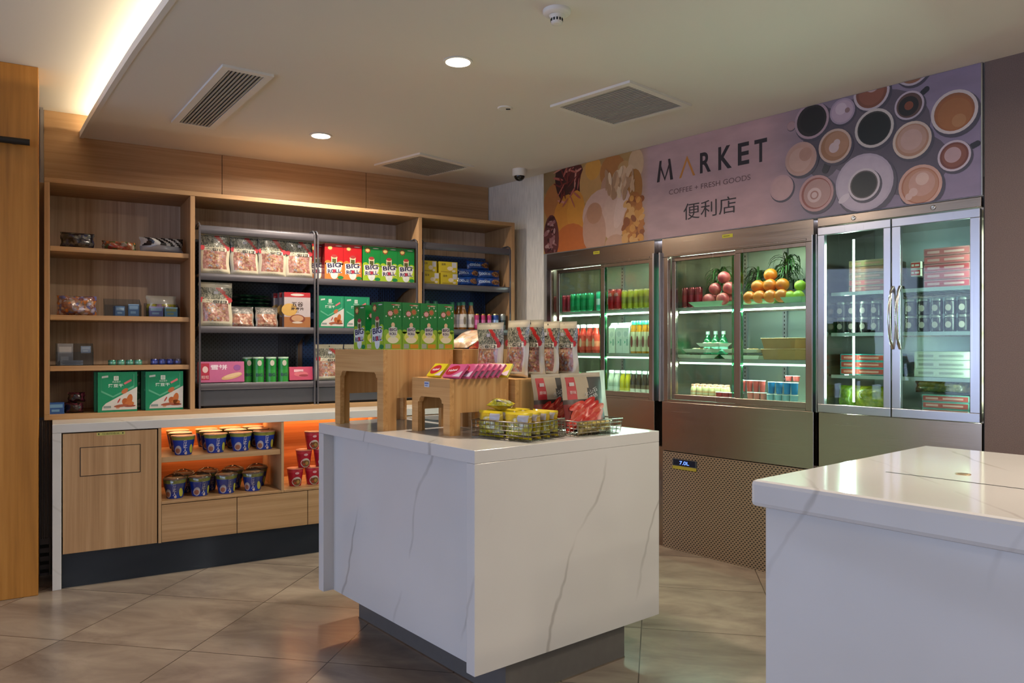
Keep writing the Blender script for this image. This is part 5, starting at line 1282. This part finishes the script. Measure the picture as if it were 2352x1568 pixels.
row(B, 'soda_can', 'can', (1378, 1391), zt, can(.030, .135, '#2cac84', '#6cc8a8', '#c8d8d0'), '%s mint green soda can on the fridge top shelf', v=.14, group='mint cans in the left fridge')
row(B, 'cola_can', 'can', (1406, 1421), zt, can(.034, .142, '#a8141c', '#b86060', None, '可乐', '#d8b8b8'), '%s tall red can with white writing, right pane', group='tall red cans in the left fridge')
row(B, 'juice_can', 'can', (1435, 1449, 1463, 1475, 1487), zt, can(.028, .130, '#a8a028', '#b8b080', '#8c8428'), '%s yellow can on the fridge top shelf', group='yellow cans in the left fridge')
row(B, 'juice_bottle', 'bottle', (1310, 1325, 1340, 1355, 1369), zm, bottle(.034, .20, '#b02c20', '#d0ccc8', ('#b83828', '#c86c50', '#c8a088'), capr=.024, lz=(.1, .62)), '%s red juice bottle on the fridge middle shelf', group='red juice bottles in the left fridge')
def milk(m):
    m.rect(-.036, .036, .11, .145, -.0006, col('#d8dcd8', .4)); m.poly([(-.02, .085), (.0, .075), (-.02, .062), (-.012, .075)], -.0008, col('#2c9c7c', .4)); m.rect(.008, .026, .05, .095, -.0008, col('#8ca8a0', .5)); m.oval(0, .128, .022, .02, -.001, col('#b8c4c0', .4))
row(B, 'milk_carton', 'carton', (1405, 1422, 1437), zm, carton(.074, .07, .205, '#ccd4cc', '#d0d4d0', milk, 'milk'), '%s white milk carton on the fridge middle shelf', v=.10, group='white milk cartons in the left fridge')
def jb(m): pass
row(B, 'tea_bottle', 'bottle', (1456, 1469, 1482, 1495), zm, bottle(.033, .215, '#b87818', '#2c8c6c', ('#ccc4a0', '#b8a890', '#7c3c34'), capr=.026, lz=(.06, .66), shoulder=.66), '%s amber tea bottle with green cap, middle shelf', group='amber tea bottles in the left fridge')
row(B, 'yogurt_bottle', 'bottle', (1328, 1342, 1356, 1369), zb, bottle(.030, .14, '#c4ccc4', '#1c8c3c', ('#2c8c44', '#c4d4c4'), capr=.026, lz=(.35, .72), shoulder=.7), '%s white bottle with green cap on fridge bottom shelf', group='green capped bottles in the left fridge')
row(B, 'tea_bottle', 'bottle', (1405, 1418), zb, bottle(.026, .165, '#b0b0a0', '#c8ccc4', ('#9ca498', '#c8ccc4'), capr=.018, lz=(.1, .5)), '%s pale bottle with white cap on fridge bottom shelf', group='pale bottles in the left fridge')
row(B, 'tea_bottle', 'bottle', (1431, 1443), zb, bottle(.026, .165, '#a89418', '#c8ccc4', ('#b8a430', '#ccc8a0'), capr=.018, lz=(.05, .3)), '%s yellow drink bottle with white cap, bottom shelf', group='yellow bottles in the left fridge')
row(B, 'soy_bottle', 'bottle', (1455, 1468, 1481, 1494), zb, bottle(.026, .165, '#3c2c20', '#c8ccc4', ('#5c4838', '#c0b8b0'), capr=.018, lz=(.05, .45)), '%s dark brown bottle with white cap, bottom shelf', group='dark bottles in the left fridge')

# ================================================================ goods in the middle fridge
zt, zm, zb = SHB[1], SHB[0], .917
def platter(label, px_, v, z, w, d, h, c='#a8c8a8', name='platter', rz=0, kind='plate'):
    m = MB(); a, b_ = w/2, d/2; q = .75; k = col(c, .2, 0, .4)
    o = [(-a, -b_, h), (a, -b_, h), (a, b_, h), (-a, b_, h)]; i_ = [(-a*q, -b_*q, 0), (a*q, -b_*q, 0), (a*q, b_*q, 0), (-a*q, b_*q, 0)]
    m.add(o+i_+[(x*.95, y*.95, h) for x, y, _ in o]+[(x*.97, y*.97, .003) for x, y, _ in i_], [(0, 4, 5, 1), (1, 5, 6, 2), (2, 6, 7, 3), (3, 7, 4, 0), (7, 6, 5, 4), (8, 9, 13, 12), (9, 10, 14, 13), (10, 11, 15, 14), (11, 8, 12, 15), (12, 13, 14, 15), (0, 1, 9, 8), (1, 2, 10, 9), (2, 3, 11, 10), (3, 0, 8, 11)], k)
    return one(name, label, kind, m, B, B.px(px_, v), v, z+.001, rz=rz)
platter('pale green square plate under the red apples', 1640, .17, zt, .24, .2, .03, '#9cc09c')
platter('wide green plate under the pyramid of oranges', 1762, .20, zt, .25, .24, .028, '#7a9a4c')
platter('pale green plate at right under the green apples', 1834, .15, zt, .13, .16, .03, '#9cc8a4')
def fruit(name, r, c, c2, label, px_, v, z, group=None):
    def f():
        m = MB(); mt = fruitmat(c, c2); vs = MB().sphere((0, 0, r*.96), r, mt, 20, .96); return vs
    def stem():
        m = MB(); m.tube([(0, 0, r*1.8), (.002, 0, r*2.02)], .0016, col('#4a3a20', .6), 6); return m
    return prod(name, label, 'fruit', B, B.px(px_, v), v, z, [('flesh', cm((name, 'f'), f)), ('stem', cm((name, 's'), stem))], rz=RN.uniform(0, 3), group=group)
def fruitmat(c, c2):
    k = 'fr'+c
    if k in MATS: return MATS[k]
    m, nt, b = newmat(k); n = N(nt, 'TexNoise', Scale=22.0, Detail=3.0); v = coords(nt, (1, 1, .6)); nt.links.new(v, n.inputs['Vector']); rp = ramp(nt, [(.35, c), (.65, c2)], n.outputs['Fac']); nt.links.new(rp.outputs['Color'], b.inputs['Base Color']); b.inputs['Roughness'].default_value = .4
    n3 = N(nt, 'TexNoise', Scale=400.0); bp = N(nt, 'Bump', Strength=.1, Distance=.001); nt.links.new(n3.outputs['Fac'], bp.inputs['Height']); nt.links.new(bp.outputs['Normal'], b.inputs['Normal']); return m
ra = .0385
ap = [(1628, .13, 0), (1660, .12, 0), (1640, .21, 0), (1672, .20, 0), (1643, .155, 1), (1675, .155, 1), (1663, .165, 2)]
al = ('front left red apple in the bottom layer', 'front right red apple in the bottom layer', 'back left red apple in the bottom layer', 'back right red apple in the bottom layer', 'left red apple in the second layer', 'right red apple in the second layer', 'red apple on top of the apple pile')
for (p, v, l), t_ in zip(ap, al): fruit('red_apple', ra, '#a02c3c', '#c0645a', t_, p, v, zt+.006+l*.066)
ro = .0385; ol = ('bottom', 'second', 'third')
k = 0
for l, pts in enumerate((((1722, .11), (1745, .105), (1770, .10), (1795, .105), (1740, .20), (1765, .19), (1790, .19), (1812, .2), (1752, .28), (1778, .28)), ((1741, .15), (1769, .135), (1797, .15), (1760, .235)), ((1770, .18),))):
    for j, (p, v) in enumerate(pts):
        if l == 0: nm = ('front' if j < 4 else 'middle' if j < 8 else 'back'); lab = '%s orange in the %s row of the bottom layer' % (ordn(j if j < 4 else j-4 if j < 8 else j-8, 4 if j < 8 else 2), nm)
        elif l == 1: lab = ('left front orange in the second layer', 'middle front orange in the second layer', 'right front orange in the second layer', 'rear orange in the second layer')[j]
        else: lab = 'single orange crowning the orange pyramid'
        fruit('orange', ro, '#c4640a', '#d47812', lab, p, v, zt+.005+l*.064)
for j, (p, v, l) in enumerate(((1814, .12, 0), (1834, .12, 0), (1838, .17, 1))): fruit('green_apple', .032, '#8aa82c', '#a8bc4c', ('left green apple on the right plate', 'right green apple on the right plate', 'green apple resting on top at the right plate')[j], p, v, zt+.006+l*.06)
row(B, 'soda_can', 'can', (1575, 1590, 1605), zt, can(.030, .125, '#6c1420', '#8c3c44', '#8c1c28'), '%s dark red can behind left pane of the middle fridge', v=.14, group='dark red cans in the middle fridge')
def plant(label, px_, v, z, hh, seed):
    rr = random.Random(seed); t = thing('leafy_plant', label, 'plant', B, B.px(px_, v), v, z+.002)
    m = MB()
    for k in range(95):
        a = rr.uniform(0, 6.283); L = rr.uniform(.10, .17); x = y = 0; z_ = rr.uniform(hh*.45, hh); el = rr.uniform(.5, 1.3); P_ = [(0, 0, z_)]
        for s in range(5):
            x += L/5*math.cos(a)*math.cos(el); y += L/5*math.sin(a)*math.cos(el)*.55; z_ += L/5*math.sin(el); el -= rr.uniform(.45, .65); P_.append((min(x, .09), min(y, .1), max(z_, .008)))
        w_ = .0075; ca, sa = -math.sin(a), math.cos(a); vs = []; fs = []
        for s, (X, Y, Z) in enumerate(P_):
            q = w_*(1-abs(s-1.5)/4.2); Z = min(Z, .34); vs += [(X-ca*q, Y-sa*q, Z), (X, Y, Z-.0015), (X+ca*q, Y+sa*q, Z)]
        for s in range(5): o = s*3; fs += [(o, o+1, o+4, o+3), (o+1, o+2, o+5, o+4)]
        m.add(vs, fs, col(rr.choice(['#24501a', '#346428', '#487a30', '#5c8c4c']), .4), True)
    part('leaves', m, t)
    m = MB(); m.lathe([(.032, 0), (.04, .05), (.035, .052)], col('#5c6450', .5), n=14); m.tube([(0, 0, .05), (0, 0, hh)], .008, col('#4c4428', .6), 6); part('pot_and_stem', m, t)
plant('grassy green plant behind the red apples', 1655, .33, zt, .22, 1); plant('dark green plant behind the orange pyramid', 1742, .37, zt, .20, 2); plant('drooping green plant at right above the oranges', 1808, .33, zt, .26, 3)
def dish(label, px_, v, z, w, d, seed, c='#c8ccb8'):
    t = thing('food_tray', label, 'food tray', B, B.px(px_, v), v, z+.001); m = MB(); m.box(-w/2, w/2, -d/2, d/2, 0, .004, col(c, .3)); a, b_, q = w/2, d/2, .018
    m.add([(-a, -b_, 0), (a, -b_, 0), (a, b_, 0), (-a, b_, 0), (-a-q, -b_-q, .022), (a+q, -b_-q, .022), (a+q, b_+q, .022), (-a-q, b_+q, .022)], [(0, 1, 5, 4), (1, 2, 6, 5), (2, 3, 7, 6), (3, 0, 4, 7), (5, 1, 0, 4)][:4], col(c, .3)); part('tray', m, t)
    rr = random.Random(seed); m = MB()
    for k in range(16): m.sphere((rr.uniform(-a*.8, a*.8), rr.uniform(-b_*.8, b_*.8), .016), rr.uniform(.012, .018), col(rr.choice(['#c8a470', '#d0c8a0', '#a87840', '#b8bc8c']), .5), 8, .7)
    o = part('filling', m, t, kind='stuff')
    m = MB(); m.box(-a-.014, a+.014, -b_-.014, b_+.014, .033, .0335, FILM); part('clear_cover', m, t)
dish('lower left long food tray on the middle shelf', 1600, .16, zm, .16, .14, 1); dish('food tray beside it at the centre of middle shelf', 1720, .19, zm, .22, .16, 2)
dish('food tray stacked on the lower left tray', 1612, .17, zm+.036, .15, .12, 3); dish('food tray stacked on the centre tray', 1716, .19, zm+.036, .2, .13, 4); dish('topmost small food tray of the left stack', 1640, .19, zm+.072, .13, .1, 5)
for k in range(2):
    m = MB(); kc = col('#a07c4c', .6); a, b_, q = .105, .07, .012; hh = .058
    m.add([(-a+q, -b_+q, 0), (a-q, -b_+q, 0), (a-q, b_-q, 0), (-a+q, b_-q, 0), (-a, -b_, hh), (a, -b_, hh), (a, b_, hh), (-a, b_, hh)], [(3, 2, 1, 0), (0, 1, 5, 4), (1, 2, 6, 5), (2, 3, 7, 6), (3, 0, 4, 7), (4, 5, 6, 7)], kc); m.tube([(-a, -b_, hh), (a, -b_, hh), (a, b_, hh), (-a, b_, hh)], .0025, kc, 6, True)
    one('kraft_box', ('lower', 'upper')[k]+' brown kraft food box on the middle shelf at right', 'food box', m, B, B.px(1802, .16), .16, zm+.001+k*.061)
row(B, 'green_bottle', 'bottle', (1626, 1644, 1662), zm, bottle(.030, .17, '#0c5c34', '#b8c8bc', ('#2c8c64', '#7cb8a0'), capr=.014), '%s green glass bottle at the back left of middle shelf', v=.33, group='green bottles in the middle fridge')
row(B, 'yogurt_bottle', 'bottle', (1594, 1608, 1622, 1636, 1650, 1664), zb, bottle(.025, .096, '#c8b488', '#b87c68', ('#c89464', '#c8bc9c'), capr=.019, lz=(.3, .6), shoulder=.72), '%s small cream yogurt bottle on the bottom shelf', group='small yogurt bottles, front row')
row(B, 'yogurt_bottle', 'bottle', (1602, 1616, 1630, 1644, 1657, 1671), zb, bottle(.025, .096, '#c8b488', '#b87c68', ('#c89464', '#c8bc9c'), capr=.019, lz=(.3, .6), shoulder=.72), '%s small cream yogurt bottle in the second row', v=.19, group='small yogurt bottles, second row')
def ycup(c, lid='#d0d4cc', r=.030, h=.058):
    def f():
        m = MB(); m.lathe([(r*.75, 0), (r*.8, .003), (r*.97, h*.96)], col(c, .3), n=18); return m
    def g():
        m = MB(); m.lathe([(r*1.05, h*.95), (r*1.05, h), (.002, h+.001)], col(lid, .3), n=18); return m
    return [('cup', cm(('yc', c, r, h), f)), ('lid', cm(('yl', lid, r, h), g))]
row(B, 'pudding_cup', 'cup', (1652, 1668, 1684, 1700), zb, ycup('#9c2c34'), '%s dark red pudding cup in front on the bottom shelf', v=.095, group='dark red cups, bottom shelf')
row(B, 'pudding_cup', 'cup', (1724, 1739, 1754), zb+.0, ycup('#c87068', r=.028, h=.066), '%s salmon pudding cup in the lower layer', v=.11, group='salmon cups, lower layer')
row(B, 'pudding_cup', 'cup', (1706, 1722, 1737, 1751), zb+.0675, ycup('#c0504c', r=.028, h=.066), '%s red pudding cup in the upper layer', v=.12, group='red cups, upper layer')
row(B, 'yogurt_cup', 'cup', (1770, 1788, 1806, 1824), zb, ycup('#7ca8b4', r=.031, h=.062), '%s pale blue yogurt cup in the lower layer', v=.10, group='pale cups, lower layer')
row(B, 'yogurt_cup', 'cup', (1772, 1790, 1808, 1825), zb+.0645, ycup('#1c78b4', r=.032, h=.066), '%s bright blue yogurt cup in the upper layer', v=.10, group='bright blue cups, upper layer')
row(B, 'yogurt_cup', 'cup', (1812, 1829), zb+.135, ycup('#a84444', r=.026, h=.03), '%s low red cup stacked behind the bright blue ones', v=.16, group='low red cups behind')

# ================================================================ goods in the upright fridge
Z1, Z2, Z3, Z4 = .917, 1.10, 1.318, 1.528
def frozen(label, x0px, x1px, v, z, d, h, c, c2, c3='#c8b8a8', name='frozen_pack'):
    a, b_ = B.px(x0px, v), B.px(x1px, v); w = b_-a
    def f():
        m = MB(); m.box(-w/2, w/2, 0, d, 0, h*.94, col(c2, .3)); m.rect(-w*.48, w*.48, h*.1, h*.82, -.0006, col(c, .3)); m.rect(-w*.05, w*.38, h*.32, h*.6, -.0012, col(c3, .4)); m.rect(-w*.42, -w*.15, h*.3, h*.62, -.0012, col(c3, .4)); m.box(-w*.49, w*.49, .002, d-.002, h*.94, h*.99, col(c2, .3)); return m
    return one(name, label, 'frozen food', f(), B, (a+b_)/2, v, z+.001, rz=rad(RN.uniform(-1, 1)))
LV = ('lowest', 'second lowest', 'middle', 'second highest', 'topmost')
for k in range(5): frozen('%s pack of the reddish stack behind the left door' % LV[k], 1950, 2031, .14, Z4+k*.033, .26, .032, ('#8c3c2c', '#a84438', '#7c5c40', '#94603c', '#8c7c50')[k], ('#9c8c70', '#8c6c54')[k % 2], '#b07c64')
for k in range(5): frozen('%s pack of the red stack behind the right door' % LV[k], 2122, 2228, .12, Z4+k*.038, .28, .037, ('#a8343c', '#b0484c', '#a84048', '#b85c60', '#a8585c')[k], ('#b07c7c', '#a86c6c')[k % 2], '#c49494')
for k in range(2): frozen('%s small red and white pack at left in the right door' % ('lower', 'upper')[k], 2092, 2114, .10, Z4+.06+k*.036, .2, .034, '#b82c24', '#c8c0b8', '#d8d0c8')
def jar():
    m = MB(); r, h = .034, .078; m.lathe([(r*.9, 0), (r, .006), (r, h*.8), (r*.85, h*.88)], [col('#241c20', .25), col('#2c2428', .25), col('#241c20', .25)], n=18); m.oval(0, h*.42, r*.5, h*.2, -r-.001, col('#a0948c', .4), 14); return m
def jarlid():
    m = MB(); m.lathe([(.031, .068), (.031, .079), (.028, .080)], col('#8c8c88', .3, .6), n=18); return m
jp = [('jar', cm(('jar',), jar)), ('lid', cm(('jarlid',), jarlid))]
for lv in range(2):
    for k, p in enumerate((1934, 1960, 1986, 2012)): prod('dark_jar', '%s dark jar in the %s tier behind the left door' % (ordn(k, 4), ('lower', 'upper')[lv]), 'jar', B, B.px(p, .16), .16, Z3+.001+lv*.081, jp).scale = (.80, .80, 1)
    for k, p in enumerate((2092, 2122, 2152, 2183, 2214)): prod('dark_jar', '%s dark jar in the %s tier behind the right door' % (ordn(k, 5), ('lower', 'upper')[lv]), 'jar', B, B.px(p, .16), .16, Z3+.001+lv*.081, jp).scale = (.80, .80, 1)
for k in range(3): frozen('%s teal and red box in the stack behind the left door' % ('lowest', 'middle', 'topmost')[k], 1930, 2031, .13, Z2+k*.036, .26, .035, '#a8382c', '#3c9c98', '#c88c7c')
for k in range(3): frozen('%s white printed box behind the right door' % ('lowest', 'middle', 'topmost')[k], 2100, 2230, .12, Z2+k*.041, .28, .040, '#b8bcac', '#b0b8a4', '#8c8c80')
def limebag(seed, w, h, t, c): 
    m = MB(); m.pillow(w, h, t, rnd_film(c, seed), 16, 12, False, .12, seed, .03); return m
one('lime_bag', 'lime green bag at lower left behind the left door', 'bag', limebag(2, .085, .125, .07, ['#7c9c1c', '#8cac2c', '#6c8c14']), B, B.px(1935, .14)+.02, .15, Z1+.001)
one('yellow_bag', 'olive yellow bag at lower right behind the left door', 'bag', limebag(3, .19, .125, .09, ['#8c8c1c', '#7c8414', '#9c9428']), B, B.px(2000, .15), .17, Z1+.001)
for k in range(3): frozen('%s red and teal box in the bottom stack behind the right door' % ('lowest', 'middle', 'topmost')[k], 2118, 2226, .12, Z1+k*.033, .26, .032, '#a8443c', '#6c9c94', '#c8948c')
one('yellow_bag', 'dull yellow bag lying on the bottom stack at right', 'bag', limebag(6, .26, .06, .12, ['#6c6428', '#84783c', '#4c5428']), B, B.px(2160, .16), .2, Z1+.104)

# ================================================================ groups for remaining repeats
GR = {'noodle_cup': 'noodle cups in the glowing cubbies', 'dark_jar': 'dark jars in the upright fridge', 'orange': 'oranges piled in the middle fridge', 'red_apple': 'red apples piled in the middle fridge',
      'green_apple': 'green apples at right in the middle fridge', 'wafer_pack': 'wafer packs on the low riser', 'frozen_pack': 'flat packs stacked in the upright fridge', 'noodle_pack': 'yellow packs in the wire basket',
      'cookie_bag': 'blue cookie bags on the right rack', 'candy_bag': 'nougat candy bags', 'snack_box': 'printed snack boxes', 'cereal_box': 'cereal boxes on the middle rack shelf', 'biscuit_pack': 'yellow biscuit packs on the right rack',
      'gondola_rack': 'slate grey shop racks', 'wooden_riser': 'oak risers on the island', 'sausage_bag': 'sausage bags on the island', 'leafy_plant': 'green plants in the middle fridge', 'food_tray': 'food trays on the middle fridge shelf',
      'kraft_box': 'brown kraft boxes', 'display_fridge': 'sliding door display fridges', 'ceiling_vent': 'ceiling grilles', 'ceiling_downlight': 'round ceiling downlights', 'glass_fin': 'glass fins between fridges', 'wire_basket': 'wire baskets on the island',
      'acrylic_tray': 'clear acrylic trays in the left bay', 'platter': 'green plates in the middle fridge', 'nut_pouch': 'nut pouches on the middle rack shelf', 'snack_pouch': 'maroon pouches in the left bay', 'food_bag': 'food bags in the left bay',
      'sachet_pack': 'packets in the third shelf tray', 'tissue_pack': 'packs in the second shelf tray', 'card_box': 'small blue boxes in the left bay', 'biscuit_box': 'pink biscuit boxes on the lowest rack shelf'}
for o in list(COL.objects):
    if o.parent is None and 'category' in o and 'group' not in o:
        k = o.name.split('.')[0]
        if k in GR: o['group'] = GR[k]
